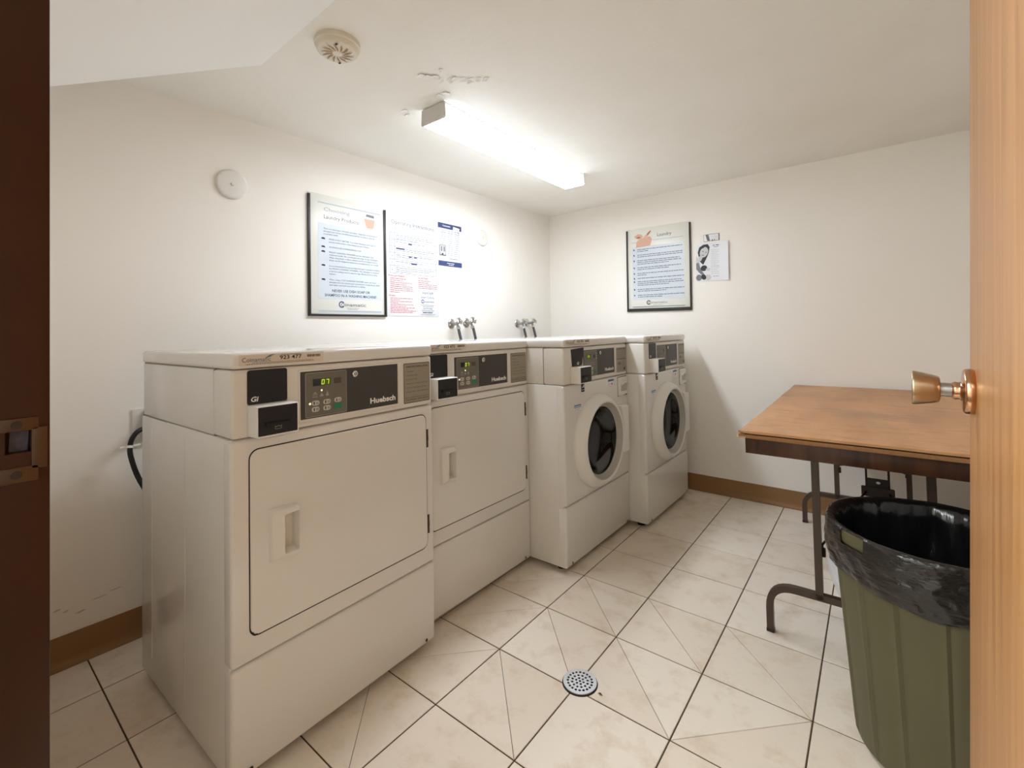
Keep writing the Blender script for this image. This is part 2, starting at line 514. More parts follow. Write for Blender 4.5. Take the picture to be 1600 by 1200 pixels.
# floor: grout bed with every tile its own piece; tiles round the drain are cut corner to corner
floor = struct(MB().box(0, XR, YF - 0.12, 0, -0.05, -0.0022, M['grout']).build('floor'))
S_, TX, TY, TR = 0.3054, 1.1387, -1.4561, 0.0129
ct, st = math.cos(TR), math.sin(TR)
def grid(i, j): return (TX + S_ * (j * ct - i * st), TY + S_ * (i * ct + j * st))
def clip(pts, axis, val, keep_less):
    out = []; k = len(pts)
    for i in range(k):
        a, b = pts[i], pts[(i + 1) % k]
        ina = (a[axis] <= val) == keep_less or a[axis] == val
        inb = (b[axis] <= val) == keep_less or b[axis] == val
        if ina: out.append(a)
        if ina != inb:
            t = (val - a[axis]) / (b[axis] - a[axis])
            out.append((a[0] + (b[0] - a[0]) * t, a[1] + (b[1] - a[1]) * t))
    res = []
    for q in out:
        if not res or (abs(q[0] - res[-1][0]) + abs(q[1] - res[-1][1])) > 1e-5: res.append(q)
    return res
def tile_piece(corners, gaps):
    pts = inset(corners, gaps) if len(corners) == len(gaps) else corners
    n0 = len(pts)
    for ax, val, less in ((0, 0.003, False), (0, XR - 0.003, True), (1, YF + 0.0, False), (1, -0.003, True)):
        if pts: pts = clip(pts, ax, val, less)
    if len(pts) < 3: return
    ar = abs(sum(pts[i][0] * pts[(i + 1) % len(pts)][1] - pts[(i + 1) % len(pts)][0] * pts[i][1] for i in range(len(pts)))) / 2
    if ar < 3e-4: return
    dz = rnd.uniform(-0.0004, 0.0)
    MB().prism(pts, -0.006, dz, M['tile'], bev=0.0012).build('tile', floor, smooth=False)
# cut tiles: cell (i, j) -> diagonal from corner A to corner B
DIAG = {(-1, 0): 'a', (-2, 0): 'a', (-3, 0): 'a', (-1, 1): 'a', (-2, 1): 'a', (-1, 2): 'a', (-1, -1): 'b', (-2, -1): 'b', (-3, -1): 'b', (-4, -1): 'a', (-2, 2): 'b'}
g1, g2 = 0.0021, 0.0007
for i in range(-7, 6):
    for j in range(-5, 6):
        c00, c01, c11, c10 = grid(i, j), grid(i, j + 1), grid(i + 1, j + 1), grid(i + 1, j)     # counter-clockwise
        d = DIAG.get((i, j))
        if d is None:
            tile_piece([c00, c01, c11, c10], [g1] * 4)
        elif d == 'a':      # from (i+1, j) to (i, j+1)
            tile_piece([c00, c01, c10], [g1, g2, g1]); tile_piece([c01, c11, c10], [g1, g1, g2])
        else:               # from (i+1, j+1) to (i, j)
            tile_piece([c00, c01, c11], [g1, g1, g2]); tile_piece([c00, c11, c10], [g2, g1, g1])

# cove base along the walls
def cove(name, p0, p1, nrm):
    prof = [(0.0, 0.109), (0.003, 0.109), (0.0035, 0.03), (0.007, 0.012), (0.016, 0.003), (0.022, 0.001), (0.022, 0.0), (0.0, 0.0)]
    vs = []; k = len(prof)
    for px, py in (p0, p1):
        for d, z in prof: vs.append((px + nrm[0] * d, py + nrm[1] * d, z))
    fs = [(i, (i + 1) % k, k + (i + 1) % k, k + i) for i in range(k)] + [tuple(range(k)), tuple(reversed(range(k, 2 * k)))]
    return struct(MB().add(vs, fs, M['cove']).build(name))
cove('baseboard_left', (0, YF), (0, 0), (1, 0))
cove('baseboard_back', (0.0, 0), (XR, 0), (0, -1))
cove('baseboard_right', (XR, 0), (XR, YF), (-1, 0))

# peeling paint on the ceiling round the lamp's near end
def flake(pts, drops, thick=0.0012):
    mb = MB(); k = len(pts)
    vs = [(x, y, H - d) for (x, y), d in zip(pts, drops)] + [(x, y, H - d + thick) for (x, y), d in zip(pts, drops)]
    c = len(vs)
    cx = sum(p[0] for p in pts) / k; cy = sum(p[1] for p in pts) / k
    dm = sum(drops) / k * 0.5
    vs += [(cx, cy, H - dm), (cx, cy, H - dm + thick)]
    fs = []
    for i in range(k):
        j = (i + 1) % k
        fs += [(i, j, c), (k + j, k + i, c + 1), (j, i, k + i, k + j)]
    mb.add(vs, fs, M['soffit'])
    return mb.build('paint_flake', ceil, smooth=False)
rf = random.Random(3)
for q in range(7):
    bx, by = 0.955 + 0.022 * q, -2.115 + 0.020 * q
    w_, l_ = rf.uniform(0.012, 0.02), rf.uniform(0.03, 0.045)
    a = R(rf.uniform(140, 205)); dx, dy = math.cos(a), math.sin(a)
    pts = [(bx, by), (bx + dx * l_ * .5 - dy * w_, by + dy * l_ * .5 + dx * w_), (bx + dx * l_, by + dy * l_), (bx + dx * l_ * .5 + dy * w_, by + dy * l_ * .5 - dx * w_)]
    flake(pts, [0.0005, 0.006, rf.uniform(0.006, 0.012), 0.004])
for (bx, by, sz) in ((0.90, -2.18, 0.018), (0.915, -2.16, 0.016), (0.935, -2.14, 0.018), (0.985, -2.155, 0.012), (0.86, -2.02, 0.03), (0.835, -2.03, 0.02), (0.62, -2.04, 0.022), (0.60, -2.01, 0.016)):
    pts = [(bx + sz * math.cos(t) * rf.uniform(.7, 1.1), by + sz * math.sin(t) * rf.uniform(.6, 1)) for t in (0, 1.1, 2.2, 3.3, 4.4, 5.4)]
    flake(pts, [rf.uniform(0.001, 0.007) for _ in pts])

# ------------------------------------------------------------------ door frame (left jamb seen) and open door
jm = MB().box(JX0 - 0.03, JX0, YF - 0.135, -3.2446, 0.0, 2.08, M['jamb'], 0.0015)
jamb = jm.build('trim_1')
jamb.rotation_euler = (0.0048, 0, 0)
jamb.location = (0, 0, 0)
# keep its edge where it is at latch height
jamb.location.y = 0.0048 * 1.05
struct(jamb)
pk = MB().box(JX0 - 0.02, JX0 + 0.01, -3.2815, -3.2603, 1.0045, 1.0455, M['seam'])
cut(jamb, pk)
tj = MB()
tj.box(JX1, JX1 + 0.03, YF - 0.135, -3.246, 0.0, 2.08, M['jamb'], 0.0015)
struct(tj.build('trim_2'))
struct(MB().box(JX0 - 0.03, JX1 + 0.03, YF - 0.135, -3.246, 2.0805, 2.11, M['jamb'], 0.0015).build('trim_3'))
sp = MB()
X = JX0 + 0.0004
sp.box(X, X + 0.0014, -3.292, -3.2545, 1.0462, 1.061, M['strike'], 0.0005)
sp.box(X, X + 0.0014, -3.292, -3.2545, 0.986, 1.0038, M['strike'], 0.0005)
sp.box(X, X + 0.0014, -3.2602, -3.2470, 1.0, 1.0485, M['strike'], 0.0005)
spo = sp.build('strike_plate', jamb); spo['label'] = 'painted strike plate on the brown door jamb'
for z in (1.0535, 0.995):
    sc_ = MB(); sc_.lathe([(0.0001, 0.0026), (0.0026, 0.0022), (0.0045, 0.0024), (0.0052, 0.0016)], M['darkbrown'], 16, fn=lambda u, v, n, z=z: (JX0 + n, -3.273 + u, z + v))
    sc_.build('screw', spo)
lp = MB()
lp.poly([(-3.2795, 1.006), (-3.263, 1.0045), (-3.2612, 1.0445), (-3.277, 1.0452), (-3.278, 1.02)], JX0 - 0.016, M['chip'])
lpo = MB(); lpo.v = [(n, u, v) for u, v, n in lp.v]; lpo.f = lp.f; lpo.mi = lp.mi; lpo.mats = lp.mats
lpo.build('latch_pocket_lining', jamb, fix=False)

door = empty('door_1', (2.290, -3.235, 0.008), (0, R(1.9), R(-1.74)))
tag(door, 'honey oak door standing open at the right with a brass knob', 'door', kind='structure')
MB().box(0, 0.042, 0.0, 0.875, 0.0, 2.03, M['doorwood'], 0.002).build('door_leaf', door)
kn = empty('door_knob', (0, 0.815, 1.031), (0, R(-90), 0)); kn.parent = door
# knob axis: +z of this empty points away from the door face
MB().lathe([(0.0305, 0.0), (0.0318, 0.003), (0.0312, 0.009), (0.029, 0.0115), (0.0150, 0.0125), (0.0128, 0.014), (0.0118, 0.016), (0.0125, 0.019), (0.0112, 0.0225), (0.0098, 0.023)], M['rosegold'], 48).build('rosette', kn, angle=50)
MB().lathe([(0.0098, 0.021), (0.0098, 0.036)], M['steel'], 32).build('shank', kn)
MB().lathe([(0.0105, 0.0345), (0.0165, 0.0352), (0.0188, 0.037), (0.0205, 0.043), (0.0232, 0.055), (0.0247, 0.0630), (0.0246, 0.0650), (0.0236, 0.0658), (0.0215, 0.0650), (0.012, 0.0636), (0.002, 0.0632)], M['knob'], 48).build('knob', kn, angle=50)
for z in (0.25, 1.05, 1.8):
    hg = MB(); hg.tube([(-0.004, -0.004, z - 0.05), (-0.004, -0.004, z + 0.05)], 0.005, M['rosegold'])
    hg.build('hinge', door)

# ------------------------------------------------------------------ fluorescent lamp
lamp = empty('ceiling_light', (0.7425, -1.385, H), (0, 0, R(1.1)))
tag(lamp, 'long lit fluorescent wraparound ceiling light above the washing machines', 'ceiling light')
MB().box(-0.066, 0.066, -0.602, 0.602, -0.022, -0.002, M['plastic'], 0.002).build('housing', lamp)
prof = [(-0.070, -0.012), (-0.0735, -0.066), (-0.068, -0.072), (0.068, -0.072), (0.0735, -0.066), (0.070, -0.012)]
dm = MB()
vs = [(x, y, z) for y in (-0.603, 0.603) for x, z in prof]; k = len(prof)
dm.add(vs, [(i, i + 1, k + i + 1, k + i) for i in (1, 2, 3)], M['lamp']); dm.add(vs, [(i, i + 1, k + i + 1, k + i) for i in (0, 4)], M['lampside'])
dfo = dm.build('diffuser', lamp, smooth=False)
dfo['label'] = 'glowing white diffuser'
for sy in (-1, 1):
    e = MB()
    o_ = [(x * 1.03, z * 1.03 + 0.0) for x, z in [(-0.070, -0.004), (-0.0735, -0.067), (-0.069, -0.0725), (0.069, -0.0725), (0.0735, -0.067), (0.070, -0.004)]]
    y0, y1 = sy * 0.603, sy * 0.609
    vs = [(x, y0, z) for x, z in o_] + [(x, y1, z) for x, z in o_]
    n = len(o_)
    e.add(vs, [(i, (i + 1) % n, n + (i + 1) % n, n + i) for i in range(n)] + [tuple(range(n)), tuple(range(n, 2 * n))], M['endcap'])
    e.build('end_plate', lamp, smooth=False)

# smoke detector
sd = empty('smoke_detector', (0.838, -2.492, H), (PI, 0, 0))
tag(sd, 'round cream smoke detector with radial slots on the ceiling', 'smoke detector')
MB().lathe([(0.074, 0.0), (0.074, 0.014), (0.070, 0.017)], M['detector'], 40).build('base', sd)
MB().lathe([(0.070, 0.016), (0.067, 0.029), (0.060, 0.0345), (0.030, 0.0365), (0.014, 0.038), (0.001, 0.038)], M['detector'], 40).build('cover', sd, angle=60)
sl = MB()
for q in range(14):
    a = 2 * PI * q / 14
    pts = []
    for t in range(5):
        r = 0.015 + 0.037 * t / 4; aa = a + 0.30 * t / 4
        wd = 0.0012 + 0.0022 * math.sin(PI * t / 4)
        pts.append((r, aa, wd))
    lft = [(r * math.cos(x) - wd * math.sin(x), r * math.sin(x) + wd * math.cos(x)) for r, x, wd in pts]
    rgt = [(r * math.cos(x) + wd * math.sin(x), r * math.sin(x) - wd * math.cos(x)) for r, x, wd in reversed(pts)]
    sl.poly(lft + rgt, 0.0382, M['groove'])
sl.build('slots', sd, fix=False, smooth=False)
for a in (0.6, 3.8): MB().ell(0.055 * math.cos(a), 0.055 * math.sin(a), 0.006, 0.0042, 0.0376, M['ink'], 14).build('indicator', sd, fix=False)

# ------------------------------------------------------------------ laundry machines
W = 0.68; DEP = 0.71; BEADS = (-0.31, -0.60)
def machine_shell(root):
    # lid, console with its moulded front, cabinet, feet
    MB().box(-DEP, 0.004, 0.0, W, 1.0525, 1.0925, M['enamel'], 0.011, 4).build('lid', root)
    MB().box(-DEP + 0.006, -0.1175, 0.004, W - 0.004, 0.8755, 1.0505, M['enamel'], 0.003).build('console_housing', root)
    MB().box(-0.116, 0.0, 0.0025, W - 0.0025, 0.8755, 1.0505, M['console'], 0.009, 4).build('console', root)
    MB().box(-DEP + 0.01, -0.112, 0.006, W - 0.006, 0.872, 1.054, M['liner']).build('seam_liner', root)
    for x in (-0.64, -0.07):
        for y in (0.06, W - 0.06):
            MB(lambda u, v, n, x=x, y=y: (x + u, y + v, n)).lathe([(0.022, 0.0), (0.022, 0.012), (0.009, 0.014), (0.009, 0.032)], M['gasket'], 16).build('foot', root)

def cabinet(root):
    o = MB().box(-DEP + 0.004, -0.014, 0.0, W, 0.03, 0.8735, M['enamel'], 0.003).build('cabinet', root)
    for x in BEADS:
        MB().box(x - 0.0022, x + 0.0022, -0.0008, 0.002, 0.10, 0.845, M['enamel'], 0.0007, 1).build('pressed_bead', o)
    return o

def lower_panel(root, ztop):
    bm = bmesh.new()
    bmesh.ops.create_cube(bm, size=1.0)
    for v in bm.verts:
        v.co = Vector((-0.0235 + v.co.x * 0.047, W / 2 + v.co.y * (W + 0.001), (0.028 + ztop) / 2 + v.co.z * (ztop - 0.028)))
        if v.co.z < 0.1 and v.co.x > -0.01: v.co.x -= 0.004
    bmesh.ops.bevel(bm, geom=bm.edges[:], offset=0.010, segments=4, profile=0.5, affect='EDGES', clamp_overlap=True)
    mb = MB(); mb.bm(bm, M['enamel'])
    o = mb.build('lower_panel', root)
    for u in (0.045, W - 0.045): MB(FRONT).ell(u, 0.045, 0.005, 0.006, 0.0004, M['seam'], 12).build('screw', o, fix=False)
    return o

def asset_sticker(root, number, clear_text=True):
    st = MB(FRONT)
    st.rect(0.018, 0.248, 1.0605, 1.0880, 0.0046, M['stickerbg'])
    so = st.build('asset_sticker', root, fix=False)
    t = MB(FRONT); n = 0.0050
    t.text('Coinamatic', 0.025, 1.0695, 0.0115, n, M['coinblue'], width=0.072)
    for q in range(3):
        u = 0.083 + 0.004 * q; v = 1.0825 - 0.0025 * (2 - q) + 0.001
        t.poly([(u, v - 0.0008), (u + 0.016, v + 0.0032), (u + 0.016, v + 0.0046), (u, v + 0.0008)], n, M['coingreen'] if q % 2 else M['coinblue'])
    t.text(number, 0.121, 1.0725, 0.0105, n, M['ink'], width=0.061, bold=0.018)
    r = random.Random(number)
    u = 0.198
    while u < 0.238:
        wd = r.uniform(0.0008, 0.0024); t.rect(u, min(u + wd, 0.239), 1.0745, 1.0815, n, M['ink']); u += wd + r.uniform(0.0006, 0.0014)
    t.words(0.125, 0.18, 1.0845, 0.0016, n, M['ink'], 5)
    t.words(0.05, 0.215, 1.0662, 0.0016, n, M['ink'], 6)
    t.words(0.035, 0.22, 1.0630, 0.0018, n, M['ink'], 7)
    t.build('sticker_print', so, fix=False)
    return so

def control_panel(root, display, washer):
    # recessed frame, charcoal fascia, taupe keypad overlay, display, buttons, lock
    fr = MB(FRONT)
    outer = rrect(0.1725, 0.527, 0.888, 1.0395, 0.004, 3); inner = rrect(0.1785, 0.5208, 0.8975, 1.0325, 0.001, 3)
    k = len(outer)
    o1 = inset(outer, 0.0025)
    fr.add([(u, v, -0.001) for u, v in outer] + [(u, v, 0.003) for u, v in o1] + [(u, v, 0.003) for u, v in inner] + [(u, v, -0.001) for u, v in inner],
           [(L * k + i, L * k + (i + 1) % k, (L + 1) * k + (i + 1) % k, (L + 1) * k + i) for L in range(3) for i in range(k)], M['console'])
    fr.build('panel_frame', root)
    fa = MB(FRONT).prism(rrect(0.178, 0.5213, 0.897, 1.033, 0.001, 2), -0.001, 0.0008, M['panel']).build('control_panel', root)
    ov = MB(FRONT)
    ov.poly(rrect(0.194, 0.326, 0.9005, 1.0275, 0.004, 3), 0.0011, M['outline'])
    ov.poly(rrect(0.1955, 0.3245, 0.902, 1.026, 0.003, 3), 0.0014, M['panelgrey'])
    ov.rect(0.283, 0.307, 0.99, 1.007, 0.0017, M['lens'] if not washer else M['panel'])
    ov.build('keypad', fa, fix=False)
    ds = MB(FRONT)
    if washer:
        ds.rect(0.214, 0.262, 0.986, 1.010, 0.0018, M['lcd'])
        if display: ds.rect(0.214, 0.246, 0.986, 1.010, 0.0019, M['litlcd'])
    else:
        ds.rect(0.2165, 0.2725, 0.9885, 1.0085, 0.0018, M['lcd'])
        ds.rect(0.2405, 0.2715, 0.9895, 1.0075, 0.0019, M['litlcd'])
    # seven-segment digits
    SEG = {'0': 'abcdef', '7': 'abc', '1': 'bc', '4': 'bcfg'}
    u = 0.243 if not washer else 0.222
    for ch in display:
        w_, h_, t_ = 0.0085, 0.0140, 0.0016; v = 0.9915; sl_ = 0.0015
        pos = {'a': (0, w_, h_ - t_, h_), 'd': (0, w_, 0, t_), 'g': (0, w_, h_ / 2 - t_ / 2, h_ / 2 + t_ / 2), 'f': (0, t_, h_ / 2, h_), 'b': (w_ - t_, w_, h_ / 2, h_), 'e': (0, t_, 0, h_ / 2), 'c': (w_ - t_, w_, 0, h_ / 2)}
        for sgm in SEG[ch]:
            a0, a1, b0, b1 = pos[sgm]
            sk = lambda y: sl_ * y / h_
            ds.poly([(u + a0 + sk(b0), v + b0), (u + a1 + sk(b0), v + b0), (u + a1 + sk(b1), v + b1), (u + a0 + sk(b1), v + b1)], 0.0022, M['segment'])
        u += 0.0145
    ds.build('display', fa, fix=False)
    if washer:
        bt = [(0.247, 0.934), (0.272, 0.936), (0.247, 0.913), (0.272, 0.914), (0.222, 0.934), (0.222, 0.913)]
    else:
        bt = [(0.2245, 0.9395), (0.260, 0.9395), (0.296, 0.9405), (0.2245, 0.9215), (0.260, 0.9215)]
    ru, rv = (0.0085, 0.0085) if washer else (0.0118, 0.0070)
    for (u, v) in bt:
        b = MB(FRONT)
        b.prism(rrect(u - ru, u + ru, v - rv, v + rv, rv * 0.95, 5), 0.0012, 0.0024, M['button'], 0.0006)
        b.rect(u + 0.001, u + ru * .72, v + .0008, v + .0022, 0.0026, M['ink']); b.rect(u + 0.001, u + ru * .72, v - .0028, v - .0014, 0.0026, M['ink'])
        b.rect(u - ru * .55, u - ru * .25, v - rv * .6, v + rv * .6, 0.0026, M['ink'])
        b.build('button', fa, fix=False)
    g = MB(FRONT)
    gu, gv = (0.304, 0.916) if washer else (0.2955, 0.9225)
    g.prism(rrect(gu - 0.0125, gu + 0.0125, gv - 0.0080, gv + 0.0080, 0.002, 3), 0.0012, 0.0024, M['green'], 0.0006)
    g.build('start_button', fa)['label'] = 'green start button'
    ic = MB(FRONT)
    if washer:
        for v in (1.012, 1.0, 0.988): ic.ell(0.316, v, 0.0022, 0.0022, 0.0018, M['white'], 10); ic.words(0.295, 0.311, v - 0.001, 0.004, 0.0018, M['ink'], 3)
        ic.words(0.21, 0.30, 0.965, 0.003, 0.0018, M['outline'], 4); ic.words(0.21, 0.30, 0.955, 0.003, 0.0018, M['outline'], 8)
    else:
        ic.ell(0.2435, 0.9745, 0.0028, 0.0028, 0.0022, M['led'], 12)
        ic.ell(0.2072, 0.9392, 0.0032, 0.0032, 0.0022, M['led'], 12)
        ic.words(0.215, 0.232, 0.956, 0.003, 0.0018, M['outline'], 2); ic.words(0.215, 0.232, 0.962, 0.003, 0.0018, M['outline'], 4)
        ic.poly([(0.237, 0.957), (0.250, 0.957), (0.2435, 0.968)], 0.0018, M['outline']); ic.poly([(0.256, 0.957), (0.267, 0.957), (0.2615, 0.972)], 0.0018, M['outline'])
        ic.poly([(0.217, 0.966), (0.230, 0.966), (0.2235, 0.972)], 0.0018, M['outline'])
    ic.build('indicator_marks', fa, fix=False)
    lk = MB(lambda u, v, n: (n, 0.3535 + u, 1.0130 + v))
    lk.lathe([(0.0098, 0.0008), (0.0098, 0.006), (0.0082, 0.0075), (0.0052, 0.0075), (0.0048, 0.004), (0.0028, 0.0042), (0.0022, 0.0078), (0.0005, 0.0078)], M['chrome'], 20)
    lk.build('lock', fa, angle=30)['label'] = 'round chrome tubular lock'
    br = MB(FRONT).text('Huebsch', 0.4105, 0.9125, 0.0165, 0.0012, M['white'], width=0.1005, bold=0.035)
    br.build('brand_lettering', fa, fix=False)
    # instruction plate
    ip = MB(FRONT)
    ip.poly(rrect(0.5475, 0.6665, 0.8915, 1.0305, 0.002, 2), 0.0006, M['ink'] if not washer else M['instr'])
    if not washer: ip.poly(rrect(0.5495, 0.6645, 0.8935, 1.0285, 0.0015, 2), 0.0009, M['instr'])
    ipo = ip.build('instruction_plate', root, fix=False)
    t = MB(FRONT); n = 0.0012
    if washer:
        t.rect(0.5535, 0.6605, 1.018, 1.026, n, M['midgrey'])
        for q in range(5): t.words(0.555, 0.555 + (0.10, 0.09, 0.10, 0.07, 0.09)[q], 1.008 - 0.0085 * q, 0.0035, n, M['midgrey'], q)
        t.rect(0.5525, 0.6615, 0.9645, 0.9675, n, M['ink'])
        t.ell(0.585, 0.94, 0.022, 0.009, n, M['midgrey'], 14); t.rect(0.63, 0.632, 0.905, 0.96, n, M['midgrey'])
        t.poly([(0.636, 0.905), (0.655, 0.900), (0.655, 0.92), (0.645, 0.915)], n, M['ink'])
        t.words(0.556, 0.62, 0.918, 0.003, n, M['midgrey'], 4); t.words(0.556, 0.61, 0.908, 0.003, n, M['midgrey'], 5)
    else:
        t.text('OPERATING INSTRUCTIONS', 0.557, 1.015, 0.0058, n, M['ink'], width=0.101, bold=0.02)
        for q, s_ in enumerate(('1. Load Dryer', '2. Set dryer Fabric', '3. Set Dryer Time', '4. Insert card - Read the card here', '5. Press any Temperature - Start key', '6. Display shows - Time remaining cycle')):
            wd = (0.035, 0.053, 0.051, 0.098, 0.092, 0.101)[q]
            t.text(s_, 0.5575, 1.000 - 0.0142 * q, 0.0042, n, M['ink'], width=wd)
        t.rect(0.5515, 0.6625, 0.9105, 0.9115, n, M['ink'])
        t.text('TO STOP, OPEN DOOR. CLOSE AND PRESS START', 0.5535, 0.9012, 0.0044, n, M['ink'], width=0.107, bold=0.01)
    t.build('plate_print', ipo, fix=False)

def card_reader(root, x0, bent=False, out=0.058):
    # black coin-plate above and the boxy card reader below it
    if bent:
        pl = MB(FRONT)
        pts = [(0.079, 0.953), (0.166, 0.962), (0.173, 1.047), (0.069, 1.041)]
        pl.add([(u, v, 0.0) for u, v in pts] + [(u, v, d) for (u, v), d in zip(pts, (0.003, 0.005, 0.012, 0.004))], [(0, 1, 5, 4), (1, 2, 6, 5), (2, 3, 7, 6), (3, 0, 4, 7), (4, 5, 6, 7), (3, 2, 1, 0)], M['black'])
        po = pl.build('coin_plate', root, smooth=False); gu, gv = x0 + 0.052, 0.966
        dn = 0.0062
    else:
        po = MB(FRONT).prism(rrect(x0, x0 + 0.1035, 0.958, 1.048, 0.007, 4), 0.0, 0.0025, M['black'], 0.0008).build('coin_plate', root); gu, gv = x0 + 0.007, 0.9665
        dn = 0.0029
    MB(FRONT).text('Gi', gu, gv, 0.0125, dn, M['white'], width=0.0185, bold=0.03, slant=0.2).build('plate_lettering', po, fix=False)
    bx = MB().box(-0.001, out, x0 - 0.001, x0 + 0.107, 0.879, 0.959, M['plastic'], 0.004, 3).build('card_reader', root)
    fc = MB(FRONT)
    fc.prism(rrect(x0 + 0.0015, x0 + 0.1015, 0.8845, 0.9565, 0.002, 3), out - 0.001, out + 0.0012, M['black'], 0.0005)
    fc.build('reader_face', bx)
    sl = MB(FRONT)
    sl.prism(rrect(x0 + 0.018, x0 + 0.082, 0.9125, 0.9185, 0.002, 3), out + 0.001, out + 0.0035, M['gasket'], 0.001)
    sl.prism([(x0 + 0.018, 0.9075), (x0 + 0.024, 0.9075), (x0 + 0.024, 0.9185), (x0 + 0.018, 0.9185)], out + 0.001, out + 0.006, M['gasket'], 0.001)
    sl.build('card_slot', bx)
    c = MB(FRONT); u, v, n = x0 + 0.0425, 0.9015, out + 0.0016
    c.rect(u, u + 0.0165, v - 0.0045, v - 0.0038, n, M['outline']); c.rect(u, u + 0.0008, v - 0.0045, v + 0.0045, n, M['outline']); c.rect(u + 0.0157, u + 0.0165, v - 0.0045, v + 0.0045, n, M['outline'])
    c.poly([(u, v + 0.0045), (u + 0.004, v + 0.002), (u + 0.0082, v + 0.0045), (u + 0.0125, v + 0.002), (u + 0.0165, v + 0.0045), (u + 0.0165, v + 0.0034), (u + 0.0125, v + 0.0009), (u + 0.0082, v + 0.0034), (u + 0.004, v + 0.0009), (u, v + 0.0034)], n, M['outline'])
    c.build('card_symbol', bx, fix=False)

def make_dryer():
    root = empty('tumble_dryer')
    machine_shell(root); cabinet(root); lower_panel(root, 0.3045)
    fpd = MB().box(-0.047, 0.0, -0.0005, W + 0.0005, 0.3075, 0.8715, M['enamel'], 0.010, 4).build('front_panel', root)
    cutter = lambda: MB().box(-0.022, 0.012, 0.1205, 0.1650, 0.5510, 0.6610, M['plastic'])
    cut(fpd, cutter())
    ga, gb = rrect(0.0415, 0.6475, 0.3665, 0.8445, 0.026, 6), rrect(0.0485, 0.6405, 0.3745, 0.8375, 0.022, 6)
    gk = len(ga)
    gs = MB(FRONT).add([(u, v, 0.0006) for u, v in ga] + [(u, v, 0.0006) for u, v in gb], [(i, (i + 1) % gk, gk + (i + 1) % gk, gk + i) for i in range(gk)], M['seam'])
    gs.build('door_gap', root, fix=False)
    dr = MB(FRONT).prism(rrect(0.0445, 0.6445, 0.3705, 0.8415, 0.024, 6), 0.0004, 0.0050, M['enamel'], 0.0025).build('dryer_door', root)
    cut(dr, cutter())
    # moulded pull with a pocket
    A = [(0.088, 0.541), (0.165, 0.536), (0.1665, 0.6745), (0.088, 0.678)]
    B = [(0.094, 0.546), (0.1645, 0.539), (0.1655, 0.6715), (0.094, 0.672)]
    C = rrect(0.121, 0.1625, 0.553, 0.6595, 0.007, 3)
    # same vertex count for the outer outlines
    def res(q, n):
        out = []; k = len(q)
        per = [((q[(i + 1) % k][0] - q[i][0]) ** 2 + (q[(i + 1) % k][1] - q[i][1]) ** 2) ** .5 for i in range(k)]
        return per
    C4 = [(0.1235, 0.5555), (0.1625, 0.5535), (0.1630, 0.6590), (0.1235, 0.6570)]
    D4 = [(0.127, 0.5600), (0.1610, 0.5580), (0.1615, 0.6540), (0.127, 0.6525)]
    hb = MB(FRONT)
    loops = [[(u, v, 0.0045) for u, v in A], [(u, v, 0.018) for u, v in B], [(0.1235, 0.5555, 0.0245), (0.1630, 0.5535, 0.0235), (0.1635, 0.6590, 0.0235), (0.1235, 0.6570, 0.0245)], [(u, v, -0.0190) for u, v in D4]]
    vs = [p for L in loops for p in L]
    fs = [(L * 4 + i, L * 4 + (i + 1) % 4, (L + 1) * 4 + (i + 1) % 4, (L + 1) * 4 + i) for L in range(3) for i in range(4)] + [(12, 13, 14, 15)]
    bm = bmesh.new()
    bv = [bm.verts.new(FRONT(*p)) for p in vs]
    for f in fs: bm.faces.new([bv[i] for i in f])
    bmesh.ops.bevel(bm, geom=[e for e in bm.edges if len(e.link_faces) == 2], offset=0.0028, segments=3, profile=0.5, affect='EDGES', clamp_overlap=True)
    hm = MB(); hm.bm(bm, M['plastic'], IDENT); hm.build('door_handle', dr)
    for z in (0.4505, 0.7555):
        hgm = MB()
        hgm.tube([(0.004, 0.6485, z - 0.032), (0.004, 0.6485, z + 0.032)], 0.0038, M['brownmetal'], 8)
        hgm.tube([(0.004, 0.6485, z - 0.008), (0.004, 0.6485, z + 0.008)], 0.0046, M['brownmetal'], 8)
        hgm.build('hinge', dr)
    control_panel(root, '07', False)
    card_reader(root, 0.039)
    return root

